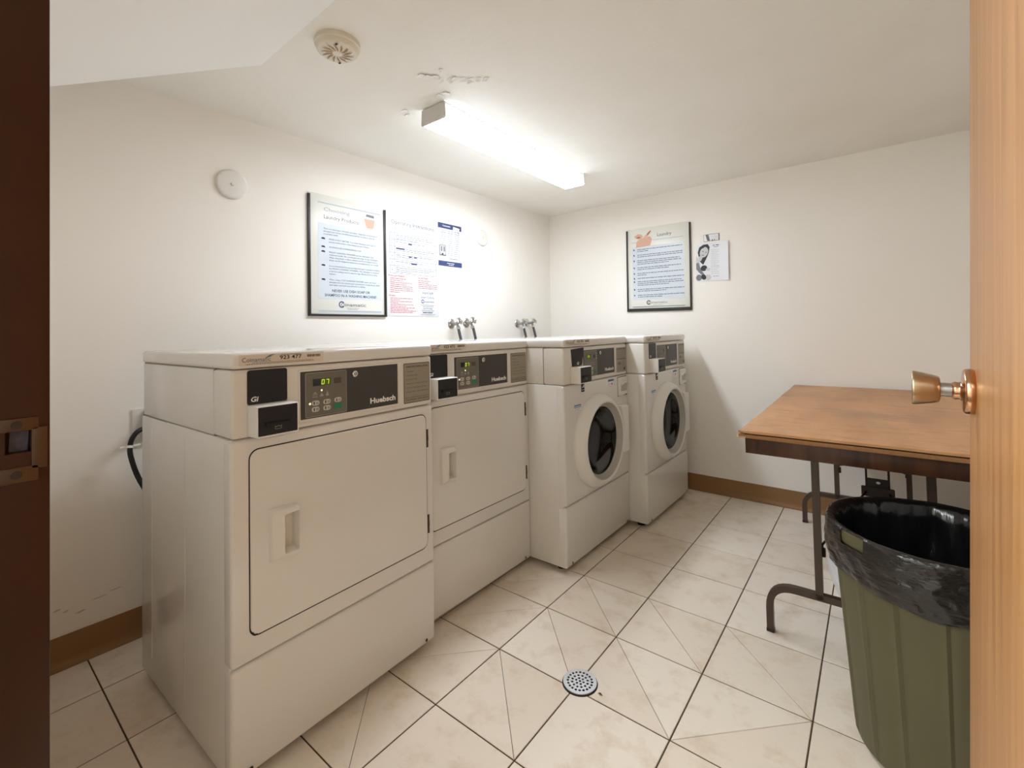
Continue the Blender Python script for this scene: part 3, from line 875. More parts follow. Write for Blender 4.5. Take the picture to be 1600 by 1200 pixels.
def make_washer():
    root = empty('washing_machine')
    machine_shell(root)
    cab = cabinet(root)
    lower_panel(root, 0.308)
    fp = MB().box(-0.047, 0.0, -0.0005, W + 0.0005, 0.3115, 0.8715, M['enamel'], 0.010, 4).build('front_panel', root)
    cu_, cv_ = 0.312, 0.567
    AX = lambda u, v, n: (n, cu_ + u, cv_ + v)
    cut(fp, MB(AX).lathe([(0.186, -0.2), (0.186, 0.1)], M['seam'], 48))
    cut(cab, MB(AX).lathe([(0.20, -0.42), (0.20, 0.2)], M['seam'], 48))
    # door ring: bevelled outside, flat lip, grey funnel to the glass
    rg = MB(AX).lathe([(0.2365, -0.002), (0.2375, 0.004), (0.2345, 0.016), (0.224, 0.036), (0.210, 0.050), (0.202, 0.055), (0.195, 0.054), (0.1925, 0.050)], M['plastic'], 64, cap=False)
    ro = rg.build('door_ring', root, angle=60)
    MB(AX).lathe([(0.1925, 0.050), (0.1890, 0.040), (0.1840, 0.030), (0.1815, 0.024)], M['greyplastic'], 64, cap=False).build('ring_funnel', ro, angle=60)
    MB(AX).lathe([(0.1825, 0.027), (0.1800, 0.0245), (0.1755, 0.0235), (0.1740, 0.0260), (0.1725, 0.0235), (0.1705, 0.0220)], M['greyplastic'], 64, cap=False).build('glass_rim', ro, angle=60)
    MB(AX).lathe([(0.1730, 0.0215), (0.1640, 0.0190), (0.1560, 0.0130), (0.152, 0.004), (0.155, -0.03), (0.178, -0.06)], M['gasket'], 64, cap=False).build('door_gasket', ro, angle=60)
    MB(AX).lathe([(0.1720, 0.0222), (0.160, 0.0185), (0.146, 0.006), (0.128, -0.010), (0.100, -0.020), (0.060, -0.026), (0.002, -0.028)], M['glass'], 64, cap=False).build('porthole_glass', ro, angle=80)
    dr_ = MB(AX)
    dr_.lathe([(0.176, -0.055), (0.192, -0.07), (0.195, -0.38), (0.15, -0.40), (0.002, -0.405)], M['drum'], 48, cap=False)
    for q in range(3):
        a = 0.5 + q * 2 * PI / 3; ca, sa = math.cos(a), math.sin(a)
        P = lambda r, t, n: (r * ca - t * sa, r * sa + t * ca, n)
        vs = [P(0.194, -0.03, -0.09), P(0.194, 0.03, -0.09), P(0.150, 0.0, -0.10), P(0.194, -0.03, -0.37), P(0.194, 0.03, -0.37), P(0.150, 0.0, -0.36)]
        dr_.add(vs, [(0, 2, 1), (3, 4, 5), (0, 3, 5, 2), (1, 2, 5, 4)], M['drum'])
    dr_.build('drum', root, angle=40)
    # broad pull tab at the right of the ring
    tb = MB(FRONT)
    tb.prism([(0.497, 0.470), (0.520, 0.462), (0.585, 0.463), (0.587, 0.470), (0.587, 0.705), (0.585, 0.712), (0.520, 0.716), (0.497, 0.716), (0.520, 0.640), (0.528, 0.590), (0.520, 0.520)], 0.004, 0.050, M['plastic'], 0.004)
    tb.build('door_pull', ro)
    dw = MB(FRONT)
    gp = MB(FRONT).poly(rrect(0.5525, 0.6745, 0.7565, 0.8655, 0.006, 4), 0.0004, M['seam']); gp.build('drawer_gap', root, fix=False)
    dp = [(0.5550, 0.760), (0.605, 0.757), (0.672, 0.766), (0.672, 0.862), (0.5550, 0.862)]
    dwo = MB(FRONT).prism(dp, 0.0, 0.007, M['plastic'], 0.002).build('soap_drawer', root)
    pkt = MB(FRONT)
    pkt.poly([(0.584, 0.784), (0.660, 0.781), (0.664, 0.820), (0.640, 0.829), (0.610, 0.827), (0.586, 0.816)], 0.0074, M['greyplastic'])
    pkt.prism([(0.584, 0.816), (0.610, 0.826), (0.640, 0.829), (0.664, 0.821), (0.664, 0.827), (0.640, 0.836), (0.610, 0.834), (0.584, 0.824)], 0.006, 0.016, M['plastic'], 0.002)
    pkt.build('drawer_grip', dwo)
    s1 = MB(FRONT)
    s1.rect(0.090, 0.152, 0.758, 0.772, 0.0006, M['stickerblue']); s1.words(0.095, 0.148, 0.7625, 0.005, 0.0009, M['white'], 3)
    s1.rect(0.090, 0.152, 0.746, 0.758, 0.0006, M['white']); s1.words(0.092, 0.150, 0.752, 0.004, 0.0009, M['stickerblue'], 5); s1.words(0.092, 0.14, 0.747, 0.003, 0.0009, M['greyprint'], 6)
    s1.build('blue_sticker', root, fix=False)['label'] = 'small blue and white sticker beside the porthole'
    s2 = MB(FRONT)
    s2.rect(0.158, 0.190, 0.828, 0.872, 0.0006, M['ink']); s2.poly([(0.160, 0.848), (0.186, 0.850), (0.186, 0.866), (0.172, 0.853)], 0.0009, M['lightgrey']); s2.rect(0.160, 0.188, 0.832, 0.845, 0.0009, M['seam'])
    s2.words(0.162, 0.186, 0.836, 0.005, 0.0012, M['lightgrey'], 3)
    s2.build('energy_sticker', root, fix=False)['label'] = 'small black energy sticker under the card reader'
    s3 = MB(FRONT)
    s3.rect(0.443, 0.510, 0.850, 0.862, 0.0006, M['stickerblue']); s3.words(0.447, 0.506, 0.854, 0.004, 0.0009, M['ink'], 3)
    s3.rect(0.450, 0.503, 0.812, 0.850, 0.0006, M['white'])
    for q in range(4): s3.words(0.453, 0.500, 0.815 + 0.008 * q, 0.0035, 0.0009, M['redprint'] if q < 3 else M['greyprint'], q)
    s3.ell(0.487, 0.836, 0.005, 0.007, 0.0012, M['darkgrey'], 12)
    s3.build('warning_sticker', root, fix=False)['label'] = 'small warning sticker beside the soap drawer'
    return root

POS = {'1': (0.9777, -2.8753, 0.0341), '2': (0.8808, -2.193, 0.003), '3': (1.0856, -1.5105, 0.002), '4': (1.1917, -0.8285, -0.0012)}
d1 = make_dryer()
d2 = copy_tree(d1)
GL = 'laundry machines along the left wall'
d1.location = (*POS['1'][:2], 0); d1.rotation_euler = (0, 0, POS['1'][2])
d2.location = (*POS['2'][:2], 0); d2.rotation_euler = (0, 0, POS['2'][2])
asset_sticker(d1, '923 477'); asset_sticker(d2, '923 475')
ch = MB(FRONT).poly([(0.0455, 0.384), (0.0465, 0.377), (0.053, 0.3715), (0.062, 0.3715), (0.059, 0.3755), (0.053, 0.3765), (0.049, 0.3835)], 0.0055, M['seam'])
cho = ch.build('paint_chip', d1, fix=False); cho['label'] = 'chipped paint at the lower corner of the door'
tag(d1, 'white tumble dryer at the near left end of the row, numbered 923 477', 'dryer', GL)
tag(d2, 'white tumble dryer second from the left, numbered 923 475, beside the first washer', 'dryer', GL)
w1 = make_washer()
w2 = copy_tree(w1)
w1.location = (*POS['3'][:2], 0); w1.rotation_euler = (0, 0, POS['3'][2])
w2.location = (*POS['4'][:2], 0); w2.rotation_euler = (0, 0, POS['4'][2])
control_panel(w1, '14', True); control_panel(w2, '', True)
card_reader(w1, 0.062, True, 0.056); card_reader(w2, 0.066, False, 0.056)
asset_sticker(w1, '923 474'); asset_sticker(w2, '923 476')
tag(w1, 'white front loading washer with bent black plate, between the dryers and the far washer', 'washing machine', GL)
tag(w2, 'white front loading washer at the far end by the back wall, half in lamp shadow', 'washing machine', GL)

# ------------------------------------------------------------------ taps and hoses on the left wall
def make_tap():
    root = empty('water_tap')
    AX = lambda u, v, n: (n, u, v)
    MB(AX).lathe([(0.033, 0.0), (0.033, 0.002), (0.028, 0.007), (0.015, 0.010), (0.012, 0.011)], M['chrome'], 24).build('flange', root, angle=50)
    bd = MB()
    bd.tube([(0.006, 0, 0), (0.03, 0, -0.002), (0.05, 0, 0.002), (0.066, 0, 0.012)], 0.0105, M['steel'], 12)
    bd.tube([(0.046, 0, 0.0), (0.052, 0.004, -0.016), (0.055, 0.006, -0.030)], 0.0085, M['steel'], 12)
    bd.build('valve_body', root)
    nt_ = MB(); nt_.tube([(0.053, 0.004, -0.022), (0.057, 0.007, -0.040)], 0.0135, M['chrome'], 6)
    nt_.build('hose_nut', root, angle=20)
    wh = MB()
    c0 = Vector((0.072, 0.0, 0.017)); ax = Vector((0.85, 0, 0.53)).normalized(); e1 = Vector((0, 1, 0)); e2 = ax.cross(e1)
    pts = [c0 + e1 * (0.021 + 0.003 * math.cos(5 * t)) * math.cos(t) + e2 * (0.021 + 0.003 * math.cos(5 * t)) * math.sin(t) for t in [2 * PI * q / 30 for q in range(31)]]
    wh.tube(pts, 0.0042, M['chrome'], 8)
    for q in range(5):
        t = 2 * PI * q / 5
        wh.tube([c0, c0 + e1 * 0.021 * math.cos(t) + e2 * 0.021 * math.sin(t)], 0.0034, M['chrome'], 6)
    wh.tube([c0 - ax * 0.01, c0 + ax * 0.006], 0.007, M['chrome'], 10)
    wh.build('wheel_handle', root)
    return root
taps = [(-1.187, 1.193, 'leftmost chrome wall tap above the first washer', 'leftmost dark rubber hose hanging from a wall tap'),
        (-1.047, 1.199, 'second chrome wall tap from the left above the first washer', 'second dark rubber hose from the left below a wall tap'),
        (-0.475, 1.194, 'third chrome wall tap from the left above the far washer', 'third dark rubber hose from the left below a wall tap'),
        (-0.350, 1.200, 'rightmost chrome wall tap nearest the room corner', 'rightmost dark rubber hose nearest the room corner')]
t0 = make_tap()
for q, (y, z, lb, hb) in enumerate(taps):
    t = t0 if q == 0 else copy_tree(t0)
    t.location = (0.0, y, z)
    t.rotation_euler = (0, 0, R((4, -3, 2, 6)[q]))
    tag(t, lb, 'tap', 'taps on the left wall')
    h = MB()
    pts = []
    for s in range(10):
        f = s / 9
        pts.append((0.058 + 0.10 * f - 0.02 * f * f, y + 0.008 + 0.028 * f, z - 0.036 - 0.42 * f - 0.10 * f * f))
    h.tube(pts, 0.0095, M['hose'], 10)
    tag(h.build('supply_hose'), hb, 'hose', 'hoses below the wall taps')

# ------------------------------------------------------------------ outlet and dryer cord at the left
ol = empty('power_outlet', (0.0, -2.842, 0.803))
tag(ol, 'white wall outlet with dark receptacle behind the nearest dryer', 'outlet')
MB().box(0.0, 0.006, -0.03, 0.045, -0.062, 0.062, M['plastic'], 0.002).build('cover_plate', ol)
MB().box(0.006, 0.022, 0.004, 0.045, -0.055, 0.055, M['darkgrey'], 0.003).build('receptacle', ol)
cp = [(0.0315, -2.829, 0.79), (0.045, -2.845, 0.793), (0.055, -2.870, 0.782), (0.06, -2.886, 0.755), (0.062, -2.890, 0.72), (0.064, -2.884, 0.68), (0.07, -2.868, 0.62), (0.085, -2.84, 0.55), (0.10, -2.80, 0.46), (0.12, -2.77, 0.40)]
def smooth_path(p, n=4):
    p = [Vector(q) for q in p]; out = []
    for i in range(len(p) - 1):
        a = p[max(i - 1, 0)]; b = p[i]; c = p[i + 1]; d = p[min(i + 2, len(p) - 1)]
        for s in range(n):
            t = s / n
            out.append(0.5 * ((2 * b) + (c - a) * t + (2 * a - 5 * b + 4 * c - d) * t * t + (3 * b - a - 3 * c + d) * t ** 3))
    out.append(p[-1]); return out
cord = empty('power_cord', (0, 0, 0))
cord['label'] = 'thick black power cord with a white cable tie'
MB().tube(smooth_path(cp), 0.0085, M['cable'], 10).build('cable', cord)
MB().box(0.022, 0.040, -2.842, -2.815, 0.775, 0.81, M['cable'], 0.005).build('plug', cord)
ti = MB(); ti.tube([(0.0615, -2.8895, 0.740), (0.0625, -2.891, 0.731)], 0.0105, M['white'], 10); ti.box(0.05, 0.062, -2.917, -2.898, 0.733, 0.738, M['white'])
ti.box(0.052, 0.068, -2.880, -2.860, 0.734, 0.739, M['white'])
ti.build('cable_tie', cord)['label'] = 'white cable tie'

# round covers on the left wall
def wall_cover(y, z, r):
    c = empty('wall_cover', (0, y, z))
    AX = lambda u, v, n: (n, u, v)
    MB(AX).lathe([(r, 0.0), (r, 0.010), (r - 0.004, 0.014), (r - 0.012, 0.0155), (0.001, 0.0165)], M['plastic'], 48).build('plate', c, angle=50)
    MB(AX).lathe([(0.0085, 0.0155), (0.0085, 0.020), (0.006, 0.0225), (0.001, 0.0225)], M['plastic'], 20).build('centre_screw', c)
    return c
tag(wall_cover(-2.523, 1.8175, 0.066), 'round white wall cover with centre button left of the posters', 'wall cover')
tag(wall_cover(-0.873, 1.8165, 0.058), 'faint round white wall cover right of the posters', 'wall cover')

# ------------------------------------------------------------------ posters
LEFT = (R(90), 0, R(90)); BACK = (R(90), 0, 0)
def frame_bars(root, w_, h_, t, bottom, d):
    MB().box(-0.003, t, 0, h_ * 0.985, 0, d, M['frame'], 0.001).build('frame_bar', root)
    MB().box(w_ - t, w_ + 0.003, 0, h_ * 0.985, 0, d, M['frame'], 0.001).build('frame_bar', root)
    MB().box(-0.003, w_ + 0.003, -0.003, bottom, 0, d + 0.0004, M['frame'], 0.001).build('frame_bar', root)

def logo_word(t, u, v, h, n, mat_ring, mat_txt, total):
    # the C with its small o inside, then the rest of the word
    rr = h * 0.95
    t.ring(u + rr, v + h * 0.5, rr * 0.66, rr, n, mat_ring, 24, 0.65, 2 * PI - 0.65)
    t.ring(u + rr * 1.35, v + h * 0.45, rr * 0.42, rr * 0.58, n, mat_ring, 18)
    t.text('inamatic', u + rr * 2.15, v, h, n, mat_txt, width=total - rr * 2.15)

n1, n2, n3 = 0.0030, 0.0034, 0.0038
# framed notice on laundry products
P1 = empty('framed_poster', (0.0015, -2.1735, 1.2355), LEFT)
tag(P1, 'black framed poster about laundry products, left of the white instruction sheet', 'poster')
w_, h_ = 0.461, 0.631
MB().box(0, w_, 0, h_, 0.0, 0.0026, M['paper'], 0.0006).build('poster_sheet', P1)
frame_bars(P1, w_, h_, 0.009, 0.008, 0.012)
a = MB()
a.rect(0.052, 0.432, 0.088, 0.484, n1, M['paleprint']); a.rect(0.052, 0.432, 0.020, 0.0285, n1, M['bluegrey'])
a.rect(0.052, 0.432, 0.586, 0.591, n1, M['bluegrey'])
a.build('printed_panel', P1, fix=False)
b = MB()
b.poly([(0.325, 0.548), (0.394, 0.548), (0.386, 0.505), (0.378, 0.497), (0.343, 0.497), (0.335, 0.505)], n1, M['peach'])
b.ell(0.359, 0.556, 0.035, 0.009, n2, M['white'], 18); b.poly([(0.334, 0.562), (0.388, 0.558), (0.388, 0.573), (0.340, 0.575)], n3, M['greyprint'])
b.build('basket_picture', P1, fix=False)
t = MB()
t.text('Choosing', 0.085, 0.548, 0.019, n2, M['faint'], width=0.15); t.text('Laundry Products', 0.085, 0.508, 0.020, n2, M['greyprint'], width=0.203)  # paler inks, lamp glare on the heading put into the colour
t.build('heading', P1, fix=False)
t = MB()
body = [('There are many types of laundry detergents. Regardless of the brand of', 0.082, 0.452, 0.325), ('detergent you choose, the following guidelines can help in selecting', 0.082, 0.438, 0.307), ('acceptable results:', 0.082, 0.424, 0.082),
        ('MORE IS NOT BETTER. Too much detergent can result in', 0.112, 0.398, 0.285), ('poorly rinsed clothes, oversudsing and skin irritation.', 0.112, 0.384, 0.245),
        ('ALWAYS USE A MEASURING CUP.', 0.112, 0.357, 0.192),
        ('FRONT LOADING WASHERS use less detergent than', 0.112, 0.330, 0.270), ('traditional models. We recommend only using 1/4 cup of detergent.', 0.112, 0.316, 0.300), ('When using bleach or fabric softener and front loading products', 0.112, 0.302, 0.295), ('always use the designated dispensers provided and do not overfill.', 0.112, 0.288, 0.302),
        ('It is recommended that you use liquid detergents specially formulated', 0.112, 0.258, 0.310), ('for FRONT LOADING WASHERS. This detergent is designed', 0.112, 0.244, 0.304), ('to be low sudsing which is ideal for high efficiency front loading', 0.112, 0.230, 0.292), ('washers.', 0.112, 0.216, 0.038),
        ('When using a TOP LOADING WASHER never use more', 0.112, 0.186, 0.285), ('detergent than the manufacturer recommends. If using bleach, dilute', 0.112, 0.172, 0.308), ('with water and never pour directly on clothes.', 0.112, 0.158, 0.215)]
for s_, u, v, wd in body: t.text(s_, u, v, 0.0075, n2, M['slate'], width=wd)
t.text('NEVER USE DISH SOAP OR', 0.242, 0.125, 0.0140, n2, M['slate'], width=0.228, align='c', bold=0.012); t.text('SHAMPOO IN A WASHING MACHINE!', 0.242, 0.101, 0.0140, n2, M['slate'], width=0.312, align='c', bold=0.012)
t.build('body_text', P1, fix=False)
t = MB()
for v in (0.404, 0.361, 0.336, 0.264, 0.190):
    t.poly([(0.069, v - 0.004), (0.091, v - 0.006), (0.089, v + 0.002), (0.080, v + 0.004), (0.071, v + 0.002)], n2, M['ink'])
t.build('bullet', P1, fix=False)
t = MB(); logo_word(t, 0.165, 0.051, 0.0185, n2, M['blueprint'], M['slate'], 0.165)
t.words(0.21, 0.285, 0.040, 0.003, n2, M['greyprint'], 2); t.words(0.218, 0.276, 0.034, 0.003, n2, M['greyprint'], 3)
t.build('logo', P1, fix=False)

# white operating-instruction sheet
P2 = empty('instruction_sheet', (0.001, -1.7105, 1.2385), LEFT)
tag(P2, 'white operating instructions sheet with red print between poster and blue notice', 'notice')
w_, h_ = 0.412, 0.632
MB().box(0, w_, 0, h_, 0, 0.0016, M['sheet'], 0.0004).build('sheet', P2)
n1, n2 = 0.0020, 0.0024
t = MB()
t.text('Operating', 0.045, 0.553, 0.024, n1, M['greyprint'], width=0.150); t.text('Instructions', 0.205, 0.553, 0.024, n1, M['slate'], width=0.172)
t.text('Front Load Washers and Dryers', 0.072, 0.520, 0.014, n1, M['greyprint'], width=0.285)
t.build('heading', P2, fix=False)
t = MB()
tv = [0.497, 0.457, 0.417, 0.378, 0.338, 0.300, 0.256]
for v in tv: t.rect(0.030, 0.392, v, v + 0.0024, n1, M['greyprint'])
for u in (0.030, 0.066, 0.3905): t.rect(u, u + 0.0024, tv[-1], tv[0], n1, M['greyprint'])
for q in range(6):
    t.text(str(q + 1), 0.048, (tv[q] + tv[q + 1]) / 2 - 0.006, 0.012, n1, M['slate'], align='c')
    L = {0: (0.25, 0.29, 0.17), 1: (0.22,), 2: (0.30, 0.25), 3: (0.29, 0.13), 4: (0.20,), 5: (0.30, 0.27, 0.12)}[q]
    for r_, ln in enumerate(L): t.words(0.076, 0.076 + ln, tv[q] - 0.0125 - 0.0115 * r_, 0.006, n1, M['greyprint'], q * 5 + r_)
for u, v, ww in ((0.170, 0.437, 0.028), (0.078, 0.402, 0.062), (0.170, 0.360, 0.024), (0.212, 0.360, 0.022), (0.190, 0.318, 0.044)):
    t.rect(u, u + ww, v, v + 0.009, n2, M['blueprint'])
t.build('step_table', P2, fix=False)
t = MB()
t.text('Front-Load Washers', 0.022, 0.236, 0.011, n1, M['redprint'], width=0.115, bold=0.02); t.text('Top Load Washers', 0.238, 0.236, 0.011, n1, M['redprint'], width=0.085, bold=0.02)
v = 0.222
for q, ln in enumerate((0.115, 0.09, 0.16, 0.12, 0.165, 0.165, 0.17, 0.07)): t.words(0.032, 0.032 + ln, v, 0.0065, n1, M['redprint'], q + 20); v -= 0.0115
t.text('Dryers', 0.022, 0.118, 0.011, n1, M['redprint'], width=0.045, bold=0.02)
v = 0.105
for q, ln in enumerate((0.175, 0.07, 0.16, 0.06, 0.17, 0.115, 0.18, 0.13, 0.195, 0.17)): t.words(0.032, 0.032 + ln, v, 0.0060, n1, M['redprint'], q + 40); v -= 0.0094
v = 0.222
for q, ln in enumerate((0.105, 0.08, 0.155, 0.16, 0.155)): t.words(0.242, 0.242 + ln, v, 0.0065, n1, M['redprint'], q + 60); v -= 0.0115
t.build('red_print', P2, fix=False)
t = MB()
t.text('SmartCity®', 0.318, 0.142, 0.015, n1, M['slate'], width=0.092, align='c'); t.text('Smart Cards by', 0.318, 0.115, 0.013, n1, M['slate'], width=0.108, align='c')
logo_word(t, 0.264, 0.088, 0.013, n1, M['blueprint'], M['slate'], 0.108)
t.words(0.262, 0.376, 0.070, 0.0045, n1, M['greyprint'], 1); t.words(0.275, 0.362, 0.061, 0.0045, n1, M['greyprint'], 2)
t.text('Can We Help?', 0.318, 0.046, 0.0095, n1, M['slate'], width=0.078, align='c'); t.text('Call Customer Care', 0.318, 0.0325, 0.0095, n1, M['slate'], width=0.104, align='c')
t.words(0.276, 0.358, 0.0215, 0.0090, n1, M['slate'], 5, 0.2); t.text('www.coinamatic.com', 0.318, 0.0090, 0.0085, n1, M['slate'], width=0.116, align='c')
t.build('contact_print', P2, fix=False)

# small blue and white notice
P3 = empty('small_notice', (0.001, -1.2965, 1.5770), LEFT)
tag(P3, 'small white notice with blue header and footer right of the instruction sheet', 'notice')
w_, h_ = 0.214, 0.285
MB().box(0, w_, 0, h_, 0, 0.0014, M['sheet'], 0.0004).build('sheet', P3)
n1, n2 = 0.0018, 0.0022
MB().rect(0, w_, 0.250, h_, n1, M['blueprint']).build('header_band', P3, fix=False)
MB().rect(0, w_, 0, 0.033, n1, M['blueprint']).build('footer_band', P3, fix=False)
t = MB()
t.text('Coinamatic', 0.040, 0.264, 0.010, n2, M['white'], width=0.070, bold=0.02)
t.poly([(0.132, 0.244), (0.190, 0.240), (0.196, 0.268), (0.136, 0.274)], n2, M['white']); t.words(0.140, 0.186, 0.254, 0.008, 0.0026, M['faint'], 4)
t.poly([(0.174, 0.243), (0.190, 0.240), (0.188, 0.232)], 0.0026, M['ink'])
t.words(0.075, 0.150, 0.018, 0.006, n2, M['white'], 2); t.words(0.090, 0.135, 0.008, 0.005, n2, M['white'], 3)
for c_, u in enumerate((0.022, 0.085, 0.150)):
    for r_ in range(12):
        if c_ == 0 and r_ > 6: continue
        t.words(u, u + 0.044, 0.222 - 0.0135 * r_, 0.0048, n2, M['greyprint'] if r_ else M['slate'], c_ * 20 + r_)
t.words(0.03, 0.19, 0.236, 0.005, n2, M['greyprint'], 9); t.words(0.105, 0.175, 0.050, 0.006, n2, M['slate'], 9)
t.build('notice_print', P3, fix=False)
t = MB()
t.poly(rrect(0.008, 0.068, 0.066, 0.138, 0.005, 3), n2, M['midgrey']); t.poly(rrect(0.014, 0.064, 0.074, 0.134, 0.005, 3), 0.0026, M['lightgrey'])
t.rect(0.022, 0.034, 0.095, 0.128, 0.0030, M['greyprint']); t.rect(0.044, 0.058, 0.095, 0.128, 0.0030, M['greyprint']); t.ell(0.036, 0.078, 0.008, 0.006, 0.0030, M['ink'], 12)
t.build('device_picture', P3, fix=False)

# framed poster on the back wall
Q = empty('framed_poster', (0.7215, -0.0015, 1.2675), (R(90), R(0.7), 0))
tag(Q, 'black framed laundry tips poster on the back wall beside the small flyer', 'poster')
w_, h_ = 0.480, 0.630
MB().box(0, w_, 0, h_, 0.0, 0.0026, M['paper'], 0.0006).build('poster_sheet', Q)
frame_bars(Q, w_, h_, 0.007, 0.020, 0.014)
n1, n2, n3 = 0.0030, 0.0034, 0.0038
a = MB()
a.rect(0.040, 0.435, 0.086, 0.490, n1, M['paleprint']); a.rect(0.040, 0.435, 0.030, 0.035, n1, M['greyprint'])
a.rect(0.035, 0.080, 0.522, 0.526, n1, M['bluegrey']); a.rect(0.205, 0.432, 0.527, 0.531, n1, M['bluegrey'])
a.build('printed_panel', Q, fix=False)
b = MB()
b.poly([(0.072, 0.485), (0.185, 0.490), (0.200, 0.535), (0.185, 0.560), (0.110, 0.552), (0.078, 0.530)], n2, M['peach'])
b.poly([(0.058, 0.572), (0.090, 0.588), (0.118, 0.582), (0.130, 0.560), (0.100, 0.548), (0.070, 0.556)], n3, M['peach']); b.ell(0.094, 0.560, 0.016, 0.006, 0.0042, M['rust'], 12)
b.poly([(0.130, 0.556), (0.185, 0.602), (0.192, 0.594), (0.165, 0.560)], n3, M['peach']); b.poly([(0.160, 0.580), (0.188, 0.604), (0.193, 0.598), (0.166, 0.570)], 0.0042, M['rust'])
b.build('basket_picture', Q, fix=False)
t = MB(); t.text('Laundry', 0.240, 0.552, 0.024, n2, M['slate'], width=0.105); t.build('heading', Q, fix=False)
t = MB()
ys = [(0.466, (0.34, 0.09)), (0.424, (0.35, 0.34)), (0.382, (0.32, 0.33, 0.24)), (0.328, (0.33, 0.24)), (0.285, (0.345, 0.07)), (0.247, (0.35,)), (0.222, (0.33, 0.35, 0.24)), (0.163, (0.35, 0.22)), (0.119, (0.35, 0.19))]
for q, (v, Ls) in enumerate(ys):
    for r_, ln in enumerate(Ls): t.words(0.082, 0.082 + ln, v - 0.0135 * r_, 0.0068, n2, M['slate'], q * 7 + r_)
t.build('body_text', Q, fix=False)
t = MB()
for v, Ls in ys: t.poly([(0.050, v + 0.004), (0.056, v + 0.010), (0.062, v - 0.002), (0.056, v - 0.006)], n2, M['ink'])
t.build('bullet', Q, fix=False)
t = MB(); logo_word(t, 0.150, 0.055, 0.0175, n2, M['darkgrey'], M['greyprint'], 0.158)
t.words(0.20, 0.27, 0.042, 0.003, n2, M['greyprint'], 2)
t.build('logo', Q, fix=False)

# flyer with a grey picture and the card tucked above it
F = empty('flyer', (1.2395, -0.001, 1.4545), (R(90), R(0.9), 0))
tag(F, 'white flyer with grey picture of a smiling person, right of back poster', 'flyer')
sh = MB()
nx = 9; vs = []; fs = []
for i in range(nx + 1):
    u = 0.214 * i / nx
    lift = 0.0015 + 0.012 * max(0, (i - 6) / 3) ** 2
    vs += [(u, 0.0, lift), (u, 0.266 if i > 3 else 0.262, lift), (u, 0.0, lift - 0.0006), (u, 0.266 if i > 3 else 0.262, lift - 0.0006)]
for i in range(nx):
    a_ = 4 * i; b_ = 4 * (i + 1)
    fs += [(a_, b_, b_ + 1, a_ + 1), (a_ + 2, a_ + 3, b_ + 3, b_ + 2), (a_, a_ + 2, b_ + 2, b_), (a_ + 1, b_ + 1, b_ + 3, a_ + 3)]
fs += [(0, 1, 3, 2), (4 * nx, 4 * nx + 2, 4 * nx + 3, 4 * nx + 1)]
sh.add(vs, fs, M['sheet']).build('sheet', F, angle=60)
t = MB(); n1 = 0.0020
t.poly([(0.0, 0.185), (0.022, 0.145), (0.03, 0.09), (0.0, 0.080)], n1, M['lightgrey'])
t.poly([(0.018, 0.175), (0.012, 0.205), (0.022, 0.24), (0.050, 0.256), (0.080, 0.257), (0.092, 0.235), (0.085, 0.195), (0.070, 0.160), (0.048, 0.116), (0.036, 0.128), (0.018, 0.150)], n1 + .0003, M['darkgrey'])
t.poly([(0.016, 0.172), (0.036, 0.184), (0.046, 0.170), (0.034, 0.146), (0.018, 0.140)], n1 + .0005, M['lightgrey'])
t.ell(0.054, 0.203, 0.027, 0.037, n1 + .0006, M['lightgrey'], 20, -0.35)
t.poly([(0.026, 0.222), (0.040, 0.245), (0.070, 0.244), (0.050, 0.233)], n1 + .0009, M['darkgrey'])
t.ell(0.048, 0.209, 0.0045, 0.003, n1 + .0009, M['darkgrey'], 10); t.ell(0.067, 0.202, 0.0040, 0.003, n1 + .0009, M['darkgrey'], 10); t.ell(0.046, 0.183, 0.010, 0.0028, n1 + .0009, M['midgrey'], 10, -0.25)
t.poly([(0.0, 0.130), (0.016, 0.135), (0.032, 0.085), (0.058, 0.045), (0.046, 0.035), (0.016, 0.068), (0.0, 0.090)], n1 + .0003, M['greyprint'])
t.ell(0.052, 0.092, 0.022, 0.020, n1 + .0006, M['darkgrey'], 18, 0.3)
t.ell(0.080, 0.082, 0.016, 0.010, n1 + .0009, M['lightgrey'], 14)
t.ell(0.050, 0.030, 0.016, 0.020, n1 + .0009, M['darkgrey'], 16, 0.6)
t.ell(0.018, 0.028, 0.020, 0.022, n1 + .0003, M['greyprint'], 16); t.ell(0.078, 0.026, 0.022, 0.020, n1 + .0003, M['lightgrey'], 16)
t.build('person_picture', F, fix=False)
t = MB()
t.words(0.112, 0.158, 0.243, 0.007, n1, M['slate'], 1); t.words(0.138, 0.158, 0.2425, 0.007, n1, M['darkgrey'], 4); t.words(0.118, 0.150, 0.232, 0.006, n1, M['greyprint'], 2)
for q in range(14):
    t.words(0.100, 0.160 - 0.02 * (q % 3 == 2), 0.212 - 0.0125 * q, 0.0035, n1, M['faint'] if q != 9 else M['greyprint'], q)
t.words(0.112, 0.15, 0.030, 0.005, n1, M['greyprint'], 7)
t.build('flyer_print', F, fix=False)
CD = empty('wall_card', (1.297, -0.0006, 1.7285), (R(90), R(0.4), 0))
tag(CD, 'small white card with grey stripe tucked above the grey flyer', 'card')
MB().box(0, 0.103, 0.0, 0.049, 0, 0.0011, M['sheet'], 0.0003).build('card_sheet', CD)
t = MB(); n1 = 0.0015
for u0, u1, v0, v1 in ((0, 0.103, 0.0, 0.0018), (0, 0.103, 0.0472, 0.049), (0, 0.0018, 0, 0.049), (0.0985, 0.103, 0, 0.049)): t.rect(u0, u1, v0, v1, n1, M['ink'])
t.poly([(0.012, 0.047), (0.032, 0.047), (0.042, 0.004), (0.024, 0.004)], n1, M['midgrey'])
